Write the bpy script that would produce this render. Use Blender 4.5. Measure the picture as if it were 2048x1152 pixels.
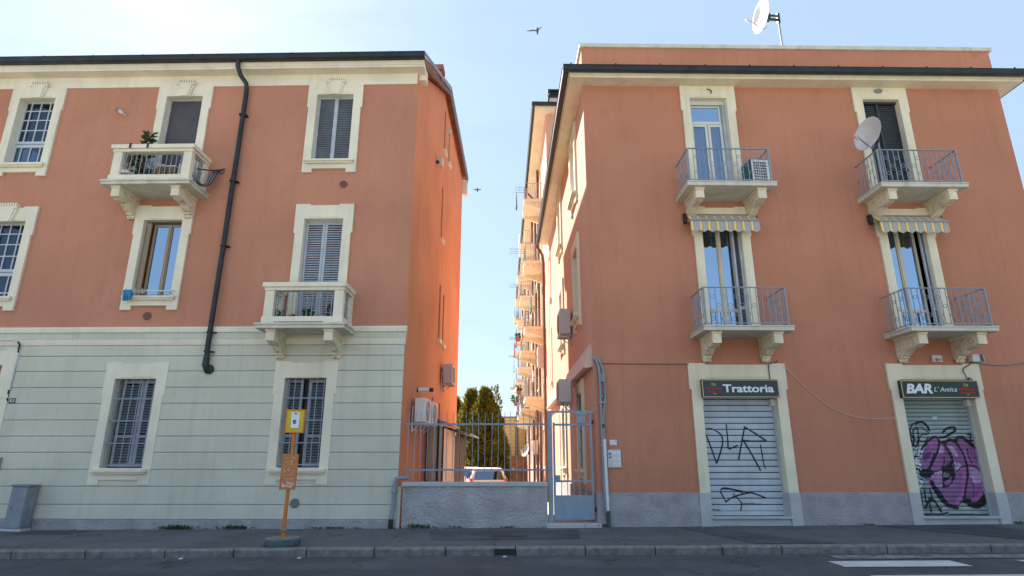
import bpy, bmesh, math, random
import numpy as np
from mathutils import Vector, Matrix
random.seed(7)
for o in list(bpy.data.objects): bpy.data.objects.remove(o)
S = bpy.context.scene; C = S.collection
R_ = math.radians
# ------------------------------------------------------------------ camera
F, PITCH, H = 1188.0, R_(16.06), 1.345
cam = bpy.data.cameras.new('camera'); cam.sensor_width = 36; cam.lens = F/2048*36
cam.clip_end = 3000; cam.clip_start = .05
co = bpy.data.objects.new('camera', cam); C.objects.link(co)
co.location = (0, 0, H); co.rotation_euler = (math.pi/2+PITCH, 0, 0); S.camera = co
S.render.resolution_x, S.render.resolution_y = 1024, 576
# ------------------------------------------------------------------ sky, sun, exposure
AZ, EL = -34.5, 41.0          # sun behind the left house (degrees left of the street axis / above the horizon)
W = bpy.data.worlds.new('World'); S.world = W; W.use_nodes = True
nt = W.node_tree; nt.nodes.clear()
def N(t, **k):
    n = nt.nodes.new(t)
    for a, b in k.items(): setattr(n, a, b)
    return n
sky = N('ShaderNodeTexSky', sky_type='NISHITA', sun_disc=False)
sky.sun_elevation = R_(EL); sky.sun_rotation = R_(AZ); sky.altitude = 100
sky.air_density = 1.0; sky.dust_density = .55; sky.ozone_density = 1.6
tc = N('ShaderNodeTexCoord'); mp = N('ShaderNodeMapping'); mp.inputs['Scale'].default_value = (1.2, 1.6, 7)
mp.inputs['Rotation'].default_value = (.12, .18, .3)
nz = N('ShaderNodeTexNoise'); nz.inputs['Scale'].default_value = 1.7; nz.inputs['Detail'].default_value = 8
nz.inputs['Roughness'].default_value = .6; nz.inputs['Distortion'].default_value = .6
rp = N('ShaderNodeValToRGB'); rp.color_ramp.elements[0].position = .42; rp.color_ramp.elements[1].position = .85
rp.color_ramp.elements[0].color = (.82, .82, .82, 1); rp.color_ramp.elements[1].color = (.93, .93, .93, 1)
mx = N('ShaderNodeMix', data_type='RGBA'); mx.inputs[7].default_value = (1.50, 1.98, 2.62, 1)      # flat pale blue mixed over the whole sky, added to light the shaded fronts
bg = N('ShaderNodeBackground'); bg.inputs['Strength'].default_value = .10
ow = N('ShaderNodeOutputWorld'); lk = nt.links.new
lk(tc.outputs['Generated'], mp.inputs['Vector']); lk(mp.outputs[0], nz.inputs['Vector']); lk(nz.outputs[0], rp.inputs[0])
lk(rp.outputs[0], mx.inputs[0]); lk(sky.outputs[0], mx.inputs[6]); lk(mx.outputs[2], bg.inputs[0]); lk(bg.outputs[0], ow.inputs[0])
sd = Vector((math.sin(R_(AZ))*math.cos(R_(EL)), math.cos(R_(AZ))*math.cos(R_(EL)), math.sin(R_(EL))))
sun = bpy.data.lights.new('sun', 'SUN'); sun.energy = 4.4; sun.angle = R_(.5); sun.color = (1, .93, .82)
so = bpy.data.objects.new('sun', sun); C.objects.link(so); so.rotation_euler = sd.to_track_quat('Z', 'Y').to_euler()
V = S.view_settings; V.view_transform = 'Standard'; V.look = 'None'; V.exposure = 1.87; V.gamma = 1; V.use_curve_mapping = False
S.render.engine = 'CYCLES'

# ------------------------------------------------------------------ pixel -> place helpers
def ray(px, py):
    a = (px-1024)/F; b = (576-py)/F
    return (a, math.cos(PITCH)-b*math.sin(PITCH), math.sin(PITCH)+b*math.cos(PITCH))
class Frame:                                   # a building's own axes: x along the street front, y into the block
    def __init__(s, ox, oy, deg):
        s.o = (ox, oy); s.a = R_(deg); s.x = (math.cos(s.a), math.sin(s.a)); s.y = (-math.sin(s.a), math.cos(s.a))
    def p(s, px, py, yl=0.0):
        d = ray(px, py)
        t = (yl+s.o[0]*s.y[0]+s.o[1]*s.y[1])/(d[0]*s.y[0]+d[1]*s.y[1])
        w = (d[0]*t-s.o[0], d[1]*t-s.o[1])
        return (w[0]*s.x[0]+w[1]*s.x[1], H+d[2]*t)
    def w(s, x, y, z): return Vector((s.o[0]+x*s.x[0]+y*s.y[0], s.o[1]+x*s.x[1]+y*s.y[1], z))
LF = Frame(-2.37, 13, -1.2); RF = Frame(1.82, 13, .9)
SLOPE = .0057
def gz(x): return SLOPE*x

# ------------------------------------------------------------------ materials
MATS = {}
def mat(name, col, rough=.8, var=.12, vscale=1.5, bump=0., bscale=60., metal=0., streak=0., dirt=None, fine=0., spec=.4, crack=0):
    """procedural surface: base colour with patchy variation, optional vertical wash streaks, dirt blotches and fine relief"""
    if name in MATS: return MATS[name]
    m = bpy.data.materials.new(name); m.use_nodes = True; t = m.node_tree; n = t.nodes; l = t.links.new
    b = n['Principled BSDF']; b.inputs['Roughness'].default_value = rough; b.inputs['Metallic'].default_value = metal
    b.inputs['Specular IOR Level'].default_value = spec
    geo = n.new('ShaderNodeNewGeometry'); pos = geo.outputs['Position']
    def noise(scale, detail=4, vec=None, rough_=.55):
        q = n.new('ShaderNodeTexNoise'); q.inputs['Scale'].default_value = scale; q.inputs['Detail'].default_value = detail
        q.inputs['Roughness'].default_value = rough_; l(vec or pos, q.inputs['Vector']); return q.outputs[0]
    def mixc(fac, a, bcol, mode='MIX'):
        q = n.new('ShaderNodeMix'); q.data_type = 'RGBA'; q.blend_type = mode
        if isinstance(fac, float): q.inputs[0].default_value = fac
        else: l(fac, q.inputs[0])
        for s_, i in ((a, 6), (bcol, 7)):
            if isinstance(s_, tuple): q.inputs[i].default_value = s_+(1,)
            else: l(s_, q.inputs[i])
        return q.outputs[2]
    def ramp(fac, lo, hi):
        q = n.new('ShaderNodeMapRange'); q.inputs[1].default_value = lo; q.inputs[2].default_value = hi; l(fac, q.inputs[0]); return q.outputs[0]
    dark = tuple(c*(1-var*1.6) for c in col); lite = tuple(min(1, c*(1+var)) for c in col)
    c = mixc(ramp(noise(vscale, 6), .3, .7), dark, lite)
    if fine: c = mixc(ramp(noise(vscale*40, 3), .35, .65), c, mixc(1.0, c, (1-fine,)*3, 'MULTIPLY'))
    if streak:
        mpn = n.new('ShaderNodeMapping'); mpn.inputs['Scale'].default_value = (3.5, 3.5, .22); l(pos, mpn.inputs['Vector'])
        c = mixc(ramp(noise(1.6, 5, mpn.outputs[0]), .5, .8), c, mixc(1.0, c, (1-streak,)*3, 'MULTIPLY'))
    if dirt:
        c = mixc(ramp(noise(dirt[3], 8, None, .7), dirt[4], dirt[4]+.16), c, tuple(dirt[:3]))
    if crack:
        dn_ = n.new('ShaderNodeTexNoise'); dn_.inputs['Scale'].default_value = 1.3; dn_.inputs['Detail'].default_value = 6; l(pos, dn_.inputs['Vector'])
        vm = n.new('ShaderNodeVectorMath'); vm.operation = 'MULTIPLY_ADD'; l(dn_.outputs['Color'], vm.inputs[0]); vm.inputs[1].default_value = (1.2, 1.2, 1.2); l(pos, vm.inputs[2])
        vo = n.new('ShaderNodeTexVoronoi'); vo.feature = 'DISTANCE_TO_EDGE'; vo.inputs['Scale'].default_value = .55; l(vm.outputs[0], vo.inputs['Vector'])
        c = mixc(ramp(vo.outputs['Distance'], .012, .0), c, mixc(1.0, c, (.45,)*3, 'MULTIPLY'))
    l(c, b.inputs['Base Color'])
    if bump:
        bp = n.new('ShaderNodeBump'); bp.inputs['Strength'].default_value = bump; bp.inputs['Distance'].default_value = .06 if bump >= 1 and bscale < 40 else .02
        l(noise(bscale, 5), bp.inputs['Height']); l(bp.outputs[0], b.inputs['Normal'])
    MATS[name] = m; return m
SALMON = (.535, .247, .162)
mat('salmon_stucco', SALMON, .92, .08, .55, .25, 90, streak=.10, fine=.06, dirt=(.46, .215, .143, 1.1, .55), spec=.15)
mat('salmon_stucco_right', (.53, .233, .146), .92, .08, .55, .25, 90, streak=.12, fine=.05, dirt=(.455, .202, .13, 1.1, .55), spec=.15)
mat('salmon_stucco_bounce_lit', (.68, .30, .165), .92, .08, .5, .25, 90, streak=.14, fine=.05, spec=.15)  # same paint as the front, with warm bounce light put into the colour
mat('salmon_stucco_sunlit', (.66, .38, .27), .92, .06, .5, .2, 90, streak=.10, spec=.15)  # the salmon paint again, its sunlit paleness put into the colour
mat('red_stucco', (.60, .20, .10), .92, .06, .5, .2, 90, spec=.15)
mat('sage_stucco', (.62, .615, .505), .9, .06, .9, .15, 70, streak=.14, fine=.04, dirt=(.54, .545, .46, 1.6, .58), spec=.2)
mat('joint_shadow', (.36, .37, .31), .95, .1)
mat('cream', (.80, .75, .60), .85, .06, 1.2, .15, 60, streak=.14, fine=.04, dirt=(.64, .59, .46, 2.6, .61), spec=.2)
mat('cream_right', (.80, .74, .56), .85, .06, 1.2, .15, 60, streak=.16, fine=.04, dirt=(.64, .58, .43, 2.6, .61), spec=.2)
mat('balcony_stone', (.64, .62, .52), .88, .08, 3, .2, 50, streak=.22, fine=.06, dirt=(.33, .33, .28, 2.2, .60), spec=.2)
mat('corbel_stone', (.74, .66, .48), .9, .16, 12, .8, 28, dirt=(.30, .25, .17, 9, .56), spec=.2)
mat('plinth_stucco', (.50, .49, .51), .95, .14, 3, 1.0, 34, fine=.18, spec=.15)
mat('wall_roughcast', (.52, .51, .52), .95, .14, 2, 1.0, 22, fine=.2, spec=.15)
mat('coping_stone', (.47, .48, .50), .85, .08, 3, .2, 40)
mat('dark_metal', (.028, .032, .036), .45, .25, 3, 0, metal=.2)
mat('grey_shutter', (.42, .47, .53), .6, .10, 4, .05, 40, streak=.15)
mat('grey_shutter_dark', (.13, .15, .17), .6, .12, 4)
mat('shutter_worn', (.29, .32, .36), .65, .14, 5, .1, 40, streak=.25, dirt=(.17, .19, .21, 7, .58)); mat('black_shutter', (.035, .042, .048), .5, .15, 4)
mat('white_muntin', (.50, .55, .62), .5, .05)
mat('iron_grey', (.25, .30, .37), .5, .08, 5)
mat('gate_blue', (.25, .32, .40), .5, .09, 4, .05, 60, dirt=(.14, .15, .16, 6, .64))
mat('brown_frame', (.33, .25, .17), .55, .08); mat('beige_frame', (.58, .53, .41), .55, .06)
mat('white_frame', (.66, .66, .62), .5, .05)
mat('dark_frame', (.06, .055, .05), .5, .1)
mat('net_curtain', (.55, .57, .60), .95, .08, 9)
mat('screen_mesh', (.085, .075, .085), .55, .12, 2)
mat('asphalt_road', (.11, .116, .128), .9, .18, 1.2, .5, 140, fine=.25, dirt=(.15, .15, .155, .8, .55), spec=.25, crack=1)
mat('asphalt_road_new', (.088, .093, .103), .88, .15, 1.2, .4, 140, fine=.25, spec=.25)
mat('asphalt_pavement', (.150, .155, .164), .9, .16, .9, .4, 160, fine=.22, dirt=(.12, .124, .132, .9, .55), spec=.25, crack=1)
mat('kerb_granite', (.25, .245, .235), .85, .22, 9, .9, 45, fine=.25)
mat('road_paint', (.60, .61, .62), .75, .10, 4, .2, 80, dirt=(.20, .20, .21, 14, .63))
mat('road_paint_worn', (.25, .25, .26), .85, .3, 5, .2, 80, dirt=(.09, .092, .1, 9, .47))
mat('courtyard_concrete', (.36, .33, .29), .9, .12, 1, .2, 50)
mat('far_ground', (.40, .37, .30), .95, .2, .2)  # unseen ground beyond the street, paled to bounce sun onto the shaded fronts
mat('far_pavement', (.48, .45, .40), .95, .1, .4)  # unseen opposite pavement, paled for the same bounce light
mat('terracotta', (.36, .14, .085), .9, .25, 3, .5, 18)
mat('wood_soffit', (.16, .10, .065), .8, .2, 6)
mat('flashing', (.24, .25, .27), .5, .1, 3, metal=.4)
mat('ac_white', (.74, .74, .72), .5, .04, 3)
mat('ac_grey', (.55, .50, .48), .55, .06, 3)
mat('ac_dark', (.03, .035, .04), .6, .2)
mat('ac_green', (.03, .12, .14), .5, .1)
mat('plastic_black', (.02, .02, .022), .4, .1)
mat('plastic_white', (.74, .74, .72), .45, .03)
mat('dish_white', (.62, .61, .60), .5, .05, 3)
mat('steel', (.32, .34, .36), .4, .12, 5, metal=.7)
mat('roller_silver', (.50, .56, .62), .5, .10, 2.2, .05, 40, streak=.18, dirt=(.30, .31, .33, 5, .66))
mat('roller_green', (.33, .40, .40), .5, .10, 2.2, .05, 40, streak=.2, dirt=(.18, .2, .2, 5, .66))
mat('bus_orange', (.62, .20, .03), .55, .12, 6, .1, 40, dirt=(.32, .12, .04, 9, .62))
mat('bus_yellow', (.66, .47, .02), .5, .05)
mat('paper', (.74, .75, .78), .8, .04)
mat('poster_peeling', (.58, .25, .11), .8, .25, 25, .2, 60, dirt=(.30, .13, .07, 14, .58))
mat('base_teal', (.08, .17, .20), .75, .3, 5, .3, 30, dirt=(.14, .07, .05, 5, .48))
mat('base_rust', (.26, .21, .18), .85, .25, 6, .4, 30)
mat('cabinet_grey', (.25, .28, .32), .6, .12, 4, .1, 50, streak=.2)
mat('sign_dark', (.018, .042, .048), .3, .1)
mat('sign_dark_green', (.008, .030, .024), .3, .1)
mat('sign_gold', (.52, .42, .24), .4, .08)
mat('letter_white', (.76, .79, .83), .5, .03)
mat('letter_red', (.42, .03, .045), .5, .05)
mat('letter_red_bright', (.55, .035, .02), .5, .05)
mat('letter_gold', (.42, .33, .10), .5, .15, 30)
mat('flag_green', (.05, .4, .12), .5); mat('ink', (.012, .012, .014), .7, .2, 8)
mat('plate_black', (.012, .014, .018), .35)
mat('spray_black', (.010, .012, .014), .6, .3, 6); mat('spray_purple', (.25, .105, .25), .6, .18, 4)
mat('spray_pink', (.38, .12, .33), .6, .15, 5); mat('spray_lilac', (.48, .30, .50), .6, .2, 5)
mat('spray_plum', (.13, .03, .12), .6, .2, 5); mat('spray_white', (.58, .62, .68), .6, .15, 6)
mat('pink_panel', (.62, .40, .33), .6, .05, 2)
mat('pipe_white', (.70, .71, .72), .4, .04); mat('pipe_grey', (.24, .29, .34), .45, .1); mat('pipe_green', (.03, .08, .06), .5, .1)
mat('shed_panel', (.52, .41, .31), .38, .22, 1.2, .1, 20, metal=.35); mat('shed_dark', (.05, .04, .035), .7, .1)
mat('shed_roof', (.30, .30, .30), .6, .15, 3, metal=.3)
mat('yellow_tile', (.52, .42, .17), .8, .08, 2); mat('brick', (.25, .13, .075), .9, .2, 2); mat('mortar', (.28, .24, .2), .95)
mat('leaf_dark', (.035, .075, .02), .75, .35, 3); mat('leaf_fresh', (.09, .16, .035), .7, .3, 6); mat('leaf_weed', (.035, .085, .03), .75, .3, 9)
mat('bark', (.09, .065, .045), .95, .2, 8); mat('pot_clay', (.38, .12, .06), .85, .15, 8); mat('pot_white', (.6, .6, .56), .7)
mat('flower_yellow', (.6, .36, .02), .7); mat('flower_red', (.55, .05, .04), .7); mat('flower_pink', (.55, .14, .2), .7)
mat('cloth_blue', (.06, .30, .52), .9, .15, 20); mat('cloth_pattern', (.40, .48, .42), .9, .5, 60); mat('cloth_pink', (.60, .30, .26), .9, .15, 8)
mat('cloth_teal', (.02, .16, .16), .9, .15, 8); mat('cloth_navy', (.035, .045, .08), .9, .15, 8); mat('cloth_green', (.30, .42, .22), .9, .15, 8)
mat('cloth_rug', (.42, .28, .2), .9, .4, 14); mat('cloth_red', (.45, .06, .08), .9)
mat('bird_brown', (.11, .075, .055), .8, .3, 30); mat('rubber', (.02, .02, .02), .8); mat('tail_red', (.55, .02, .015), .25)
mat('car_white', (.62, .62, .61), .3, .02, spec=.6); mat('car_grey', (.12, .12, .13), .3, .03, spec=.6)
mat('lamp_amber', (.45, .14, .02), .3); mat('sticker_yellow', (.55, .35, .03), .6); mat('manhole', (.05, .05, .055), .6, .3, 20, .8, 60, metal=.4)
mat('vent_grey', (.20, .22, .20), .7, .1); mat('vent_brown', (.20, .11, .075), .7, .1)
mat('wicker', (.30, .17, .08), .9, .3, 40); mat('enamel', (.62, .62, .60), .5)
def glass(name, refl=.42, tint=(.05, .07, .09)):
    m = bpy.data.materials.new(name); m.use_nodes = True; t = m.node_tree; n = t.nodes; n.clear(); l = t.links.new
    g = n.new('ShaderNodeBsdfGlossy'); g.inputs['Roughness'].default_value = .015; g.inputs['Color'].default_value = (.50, .66, .84, 1)
    tr = n.new('ShaderNodeBsdfTransparent'); tr.inputs['Color'].default_value = tint+(1,)
    fr = n.new('ShaderNodeLayerWeight'); fr.inputs['Blend'].default_value = refl
    ma = n.new('ShaderNodeMapRange'); ma.inputs[3].default_value = refl; ma.inputs[4].default_value = 1
    mi = n.new('ShaderNodeMixShader'); o = n.new('ShaderNodeOutputMaterial')
    l(fr.outputs['Fresnel'], ma.inputs[0]); l(ma.outputs[0], mi.inputs[0]); l(tr.outputs[0], mi.inputs[1]); l(g.outputs[0], mi.inputs[2]); l(mi.outputs[0], o.inputs[0])
    MATS[name] = m
glass('glass_window', .60, (.25, .3, .32)); glass('glass_clear', .22, (.75, .8, .85)); glass('glass_car', .3, (.12, .14, .16)); glass('glass_pane', .12, (.25, .3, .36))
def awning_cloth():
    m = bpy.data.materials.new('awning_cloth'); m.use_nodes = True; t = m.node_tree; n = t.nodes; l = t.links.new; b = n['Principled BSDF']
    tcn = n.new('ShaderNodeTexCoord'); sp = n.new('ShaderNodeSeparateXYZ'); l(tcn.outputs['Object'], sp.inputs[0])
    mu = n.new('ShaderNodeMath'); mu.operation = 'MULTIPLY'; mu.inputs[1].default_value = 1/.198; l(sp.outputs[0], mu.inputs[0])
    fr = n.new('ShaderNodeMath'); fr.operation = 'FRACT'; l(mu.outputs[0], fr.inputs[0])
    r = n.new('ShaderNodeValToRGB'); r.color_ramp.interpolation = 'CONSTANT'; e = r.color_ramp.elements
    e[0].color = (.74, .42, .04, 1); e[1].position = .14; e[1].color = (.74, .71, .60, 1)
    for p_, c_ in ((.28, (.74, .42, .04, 1)), (.42, (.34, .38, .42, 1)), (.56, (.52, .54, .54, 1)), (.62, (.34, .38, .42, 1)), (.76, (.52, .52, .46, 1)), (.82, (.34, .38, .42, 1))):
        q = e.new(p_); q.color = c_
    l(fr.outputs[0], r.inputs[0]); l(r.outputs[0], b.inputs['Base Color']); b.inputs['Roughness'].default_value = .9; MATS['awning_cloth'] = m
awning_cloth()
def leafmat(name, a, bcol, scale=3):
    m = bpy.data.materials.new(name); m.use_nodes = True; t = m.node_tree; n = t.nodes; l = t.links.new; b = n['Principled BSDF']
    geo = n.new('ShaderNodeNewGeometry'); q = n.new('ShaderNodeTexNoise'); q.inputs['Scale'].default_value = scale; q.inputs['Detail'].default_value = 5; l(geo.outputs['Position'], q.inputs['Vector'])
    r = n.new('ShaderNodeValToRGB'); r.color_ramp.elements[0].position = .35; r.color_ramp.elements[1].position = .65
    r.color_ramp.elements[0].color = a+(1,); r.color_ramp.elements[1].color = bcol+(1,); l(q.outputs[0], r.inputs[0]); l(r.outputs[0], b.inputs['Base Color']); b.inputs['Roughness'].default_value = .7
    tl = n.new('ShaderNodeBsdfTranslucent'); l(r.outputs[0], tl.inputs[0]); mi = n.new('ShaderNodeMixShader'); mi.inputs[0].default_value = .4
    l(b.outputs[0], mi.inputs[1]); l(tl.outputs[0], mi.inputs[2]); l(mi.outputs[0], n['Material Output'].inputs[0]); MATS[name] = m
leafmat('thuja_leaf', (.06, .095, .012), (.20, .20, .022)); leafmat('plane_leaf', (.05, .10, .02), (.10, .17, .04)); leafmat('pot_leaf', (.03, .07, .02), (.06, .12, .03), 15)

# ------------------------------------------------------------------ mesh builder
class MB:
    def __init__(s, M=None): s.v = []; s.f = []; s.M = M
    def add(s, vs, fs):
        b = len(s.v); s.v += [tuple(p) for p in vs]; s.f += [tuple(i+b for i in f) for f in fs]; return s
    def quad(s, a, b, c, d): return s.add([a, b, c, d], [(0, 1, 2, 3)])
    def box(s, x0, x1, y0, y1, z0, z1):
        return s.add([(x, y, z) for x in (x0, x1) for y in (y0, y1) for z in (z0, z1)],
                     [(0, 1, 3, 2), (4, 6, 7, 5), (0, 4, 5, 1), (2, 3, 7, 6), (0, 2, 6, 4), (1, 5, 7, 3)])
    def prism(s, pts, a, b, axis):                  # polygon extruded along an axis: x (pts yz), y (pts xz), z (pts xy)
        n = len(pts); put = {'x': lambda p, t: (t, p[0], p[1]), 'y': lambda p, t: (p[0], t, p[1]), 'z': lambda p, t: (p[0], p[1], t)}[axis]
        return s.add([put(p, a) for p in pts]+[put(p, b) for p in pts],
                     [tuple(range(n)), tuple(range(2*n-1, n-1, -1))]+[(i, (i+1) % n, n+(i+1) % n, n+i) for i in range(n)])
    def tube(s, path, r, n=8, closed=False):
        P = [Vector(p) for p in path]; m = len(P); rings = []; up = None
        for i in range(m):
            t = (P[(i+1) % m]-P[i-1]) if closed else (P[min(i+1, m-1)]-P[max(i-1, 0)])
            if t.length < 1e-9: t = Vector((0, 0, 1))
            t.normalize()
            if up is None: up = Vector((0, 0, 1)) if abs(t.z) < .9 else Vector((0, 1, 0))
            u = (up-t*up.dot(t))
            if u.length < 1e-6: u = t.orthogonal()
            u.normalize(); w = t.cross(u); up = u; rr = r[i] if isinstance(r, (list, tuple)) else r
            rings.append([P[i]+(u*math.cos(2*math.pi*k/n)+w*math.sin(2*math.pi*k/n))*rr for k in range(n)])
        vs = [p for q in rings for p in q]; fs = []
        for i in range(m if closed else m-1):
            j = (i+1) % m
            fs += [(i*n+k, i*n+(k+1) % n, j*n+(k+1) % n, j*n+k) for k in range(n)]
        if not closed: fs += [tuple(range(n-1, -1, -1)), tuple(range((m-1)*n, m*n))]
        return s.add(vs, fs)
    def lathe(s, prof, o=(0, 0, 0), ax=(0, 0, 1), n=24, caps=True):   # prof: (radius, height)
        q = Vector((0, 0, 1)).rotation_difference(Vector(ax).normalized()); o = Vector(o); vs = []; fs = []
        for r, h in prof:
            vs += [o+q @ Vector((r*math.cos(2*math.pi*k/n), r*math.sin(2*math.pi*k/n), h)) for k in range(n)]
        for i in range(len(prof)-1): fs += [(i*n+k, i*n+(k+1) % n, (i+1)*n+(k+1) % n, (i+1)*n+k) for k in range(n)]
        if caps: fs += [tuple(range(n-1, -1, -1)), tuple(range((len(prof)-1)*n, len(prof)*n))]
        return s.add(vs, fs)
    def leaf(s, p, d, size, wid=.5, nrm=None):
        d = Vector(d).normalized(); a = Vector(nrm) if nrm else Vector((random.gauss(0, 1), random.gauss(0, 1), random.gauss(0, 1)))
        w = d.cross(a)
        if w.length < 1e-4: w = d.orthogonal()
        w = w.normalized()*size*wid*.5; p = Vector(p)
        return s.add([p, p+d*size*.5+w, p+d*size, p+d*size*.5-w], [(0, 1, 2, 3)])
    def mesh(s, name, m):
        me = bpy.data.meshes.new(name); vs = s.v if s.M is None else [s.M @ Vector(p) for p in s.v]
        me.from_pydata(vs, [], s.f); bm = bmesh.new(); bm.from_mesh(me)
        bmesh.ops.recalc_face_normals(bm, faces=bm.faces); bm.to_mesh(me); bm.free()
        me.materials.append(MATS[m]); return me
    def build(s, name, m, parent=None, loc=None, rz=None, smooth=False, bevel=0, kind=None):
        return link(name, s.mesh(name, m), parent, loc, rz, smooth, bevel, kind)
def link(name, me, parent=None, loc=None, rz=None, smooth=False, bevel=0, kind=None):
    o = bpy.data.objects.new(name, me); C.objects.link(o); o.parent = parent
    if loc is not None: o.location = loc
    if rz is not None: o.rotation_euler = rz if isinstance(rz, (tuple, list)) else (0, 0, rz)
    if smooth:
        for p in me.polygons: p.use_smooth = True
        try: me.set_sharp_from_angle(angle=R_(40))
        except Exception: pass
    if bevel:
        b = o.modifiers.new('bevel', 'BEVEL'); b.width = bevel; b.segments = 2; b.limit_method = 'ANGLE'; b.angle_limit = R_(40)
    if kind: o['kind'] = kind
    return o
def tag(o, label, cat, group=None):
    o['label'] = label; o['category'] = cat
    if group: o['group'] = group
    return o
def thing(name, label, cat, loc=(0, 0, 0), rz=0, group=None):
    o = bpy.data.objects.new(name, None); C.objects.link(o); o.location = loc; o.empty_display_size = .2
    o.rotation_euler = rz if isinstance(rz, (tuple, list)) else (0, 0, rz)
    return tag(o, label, cat, group)
def text_mesh(body, size, m, offset=0., shear=0., ext=.002, width=None, spacing=1.):
    c = bpy.data.curves.new('t', 'FONT'); c.body = body; c.size = size; c.offset = offset; c.shear = shear; c.extrude = ext; c.space_character = spacing; c.resolution_u = 3
    o = bpy.data.objects.new('t', c); C.objects.link(o); bpy.context.view_layer.update()
    me = bpy.data.meshes.new_from_object(o.evaluated_get(bpy.context.evaluated_depsgraph_get()))
    bpy.data.objects.remove(o); me.name = 'lettering'
    xs = [v.co.x for v in me.vertices]; ys = [v.co.y for v in me.vertices]; x0, x1, y0 = min(xs), max(xs), min(ys)
    k = (width/(x1-x0)) if width else 1
    for v in me.vertices: v.co = Vector(((v.co.x-x0)*k, -v.co.z, v.co.y-y0))      # stands in the xz plane, faces -y
    me.materials.clear(); me.materials.append(MATS[m]); return me
def wall(mb, cuts, bottom, topf, holes, pos, depth):
    """sheet with openings: u runs along the wall, columns end at topf(u); holes (u0,u1,z0,z1) get reveals of that depth"""
    us = sorted(set(cuts) | {h[0] for h in holes} | {h[1] for h in holes}); us = [u for u in us if cuts[0] <= u <= cuts[-1]]
    for a, b in zip(us, us[1:]):
        m = (a+b)/2; hs = sorted([h for h in holes if h[0] <= m <= h[1]], key=lambda h: h[2]); z = bottom
        for h in hs:
            if h[2] > z: mb.quad(pos(a, z, 0), pos(b, z, 0), pos(b, h[2], 0), pos(a, h[2], 0))
            z = h[3]
        mb.quad(pos(a, z, 0), pos(b, z, 0), pos(b, topf(b), 0), pos(a, topf(a), 0))
    for u0, u1, z0, z1 in holes:
        if depth:
            for p, q in (((u0, z0), (u1, z0)), ((u1, z0), (u1, z1)), ((u1, z1), (u0, z1)), ((u0, z1), (u0, z0))):
                mb.quad(pos(*p, 0), pos(*q, 0), pos(*q, depth), pos(*p, depth))
    return mb
ML = Matrix(((0, -1, 0, 0), (1, 0, 0, 0), (0, 0, 1, 0), (0, 0, 0, 1)))        # a wall facing +x: local x -> +y, local y -> -x
MR = Matrix(((0, 1, 0, 0), (-1, 0, 0, 0), (0, 0, 1, 0), (0, 0, 0, 1)))        # a wall facing -x: local x -> -y, local y -> +x

# ------------------------------------------------------------------ the setting: ground, courtyard, pavement, road, kerb
def sheet(name, xs, prof, m):                     # prof: (y, z) along depth; follows the street's slight fall to the left
    mb = MB(); n = len(prof)
    for x0, x1 in zip(xs, xs[1:]):
        for (a, za), (b, zb) in zip(prof, prof[1:]):
            mb.quad((x0, a, za+gz(x0)), (x1, a, za+gz(x1)), (x1, b, zb+gz(x1)), (x0, b, zb+gz(x0)))
    return mb.build(name, m, kind='structure')
g = MB()
for (a, za), (b, zb) in zip([(-400, -.35), (13.2, -.35), (26, -.9), (900, -.9)], [(13.2, -.35), (26, -.9), (900, -.9), (901, -.9)]):
    g.quad((-700, a, za), (700, a, za), (700, b, zb), (-700, b, zb))
g.build('ground', 'far_ground', kind='structure')
KY = 10.2
sheet('road', [-60, -20, 0, 20, 60], [(1.2, -.127), (KY-.02, -.127)], 'asphalt_road')
sheet('road_repair_strip', [-60, -20, 2.0], [(1.2, -.1225), (9.05, -.1225)], 'asphalt_road_new')
sheet('pavement', [-60, -20, 0, 20, 60], [(KY+.155, -.004), (13.3, .0)], 'asphalt_pavement')
sheet('far_pavement', [-60, 0, 60], [(-4, .0), (1.1, .0)], 'far_pavement')
cy = MB()
for (a, za), (b, zb) in (((13.2, .02), (14.6, .0)), ((14.6, .0), (26, -.65)), ((26, -.65), (62, -.65))):
    cy.quad((-14, a, za), (3, a, za), (3, b, zb), (-14, b, zb))
cy.build('courtyard_ground', 'courtyard_concrete', kind='structure')
kr = MB(); kr.box(-40, 40, KY-.02, KY+.16, -.34, -.30); kerb = kr.build('kerb', 'kerb_granite', kind='structure')
jx = [RF.p(p, 1105)[0]*0+((p-1024)/F*10.55) for p in (-3, 132, 263, 405, 527, 657, 778, 905, 1030, 1155, 1280, 1400, 1506, 1694, 1880, 2060)]
x = jx[0]
while x > -22: x -= random.uniform(1., 1.25); jx.insert(0, x)
x = jx[-1]
while x < 22: x += random.uniform(1.1, 1.6); jx.append(x)
for a, b in zip(jx, jx[1:]):
    w = (b-a)/2-.008; k = MB(); d = random.uniform(-.006, .006)
    sec = [(-.0+d, -.16), (-.015+d, -.02), (.02+d, .0), (.15, .0), (.15, -.16)]
    k.prism(sec, -w, w, 'x'); o = k.build('kerb_stone', 'kerb_granite', kerb, (((a+b)/2), KY, gz((a+b)/2)+random.uniform(-.004, .003)), bevel=.012)
    o.rotation_euler = (0, -SLOPE, 0)
def marking(name, x0, x1, y0, y1, m):
    mb = MB(); n = max(1, int((x1-x0)/.5)); e = .012
    for i in range(n):
        a = x0+(x1-x0)*i/n; b = x0+(x1-x0)*(i+1)/n
        mb.quad((a, y0, -.118+gz(a)), (b, y0, -.118+gz(b)), (b, y1, -.118+gz(b)), (a, y1, -.118+gz(a)))
    return mb.build(name, m, kind='structure')
marking('road_marking', 4.62, 6.40, 8.98, 9.46, 'road_paint'); marking('road_marking', 7.38, 9.2, 8.98, 9.46, 'road_paint')
marking('road_marking', 4.60, 9.4, 7.95, 8.36, 'road_paint'); marking('road_marking', 4.60, 9.4, 6.9, 7.35, 'road_paint')
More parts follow.
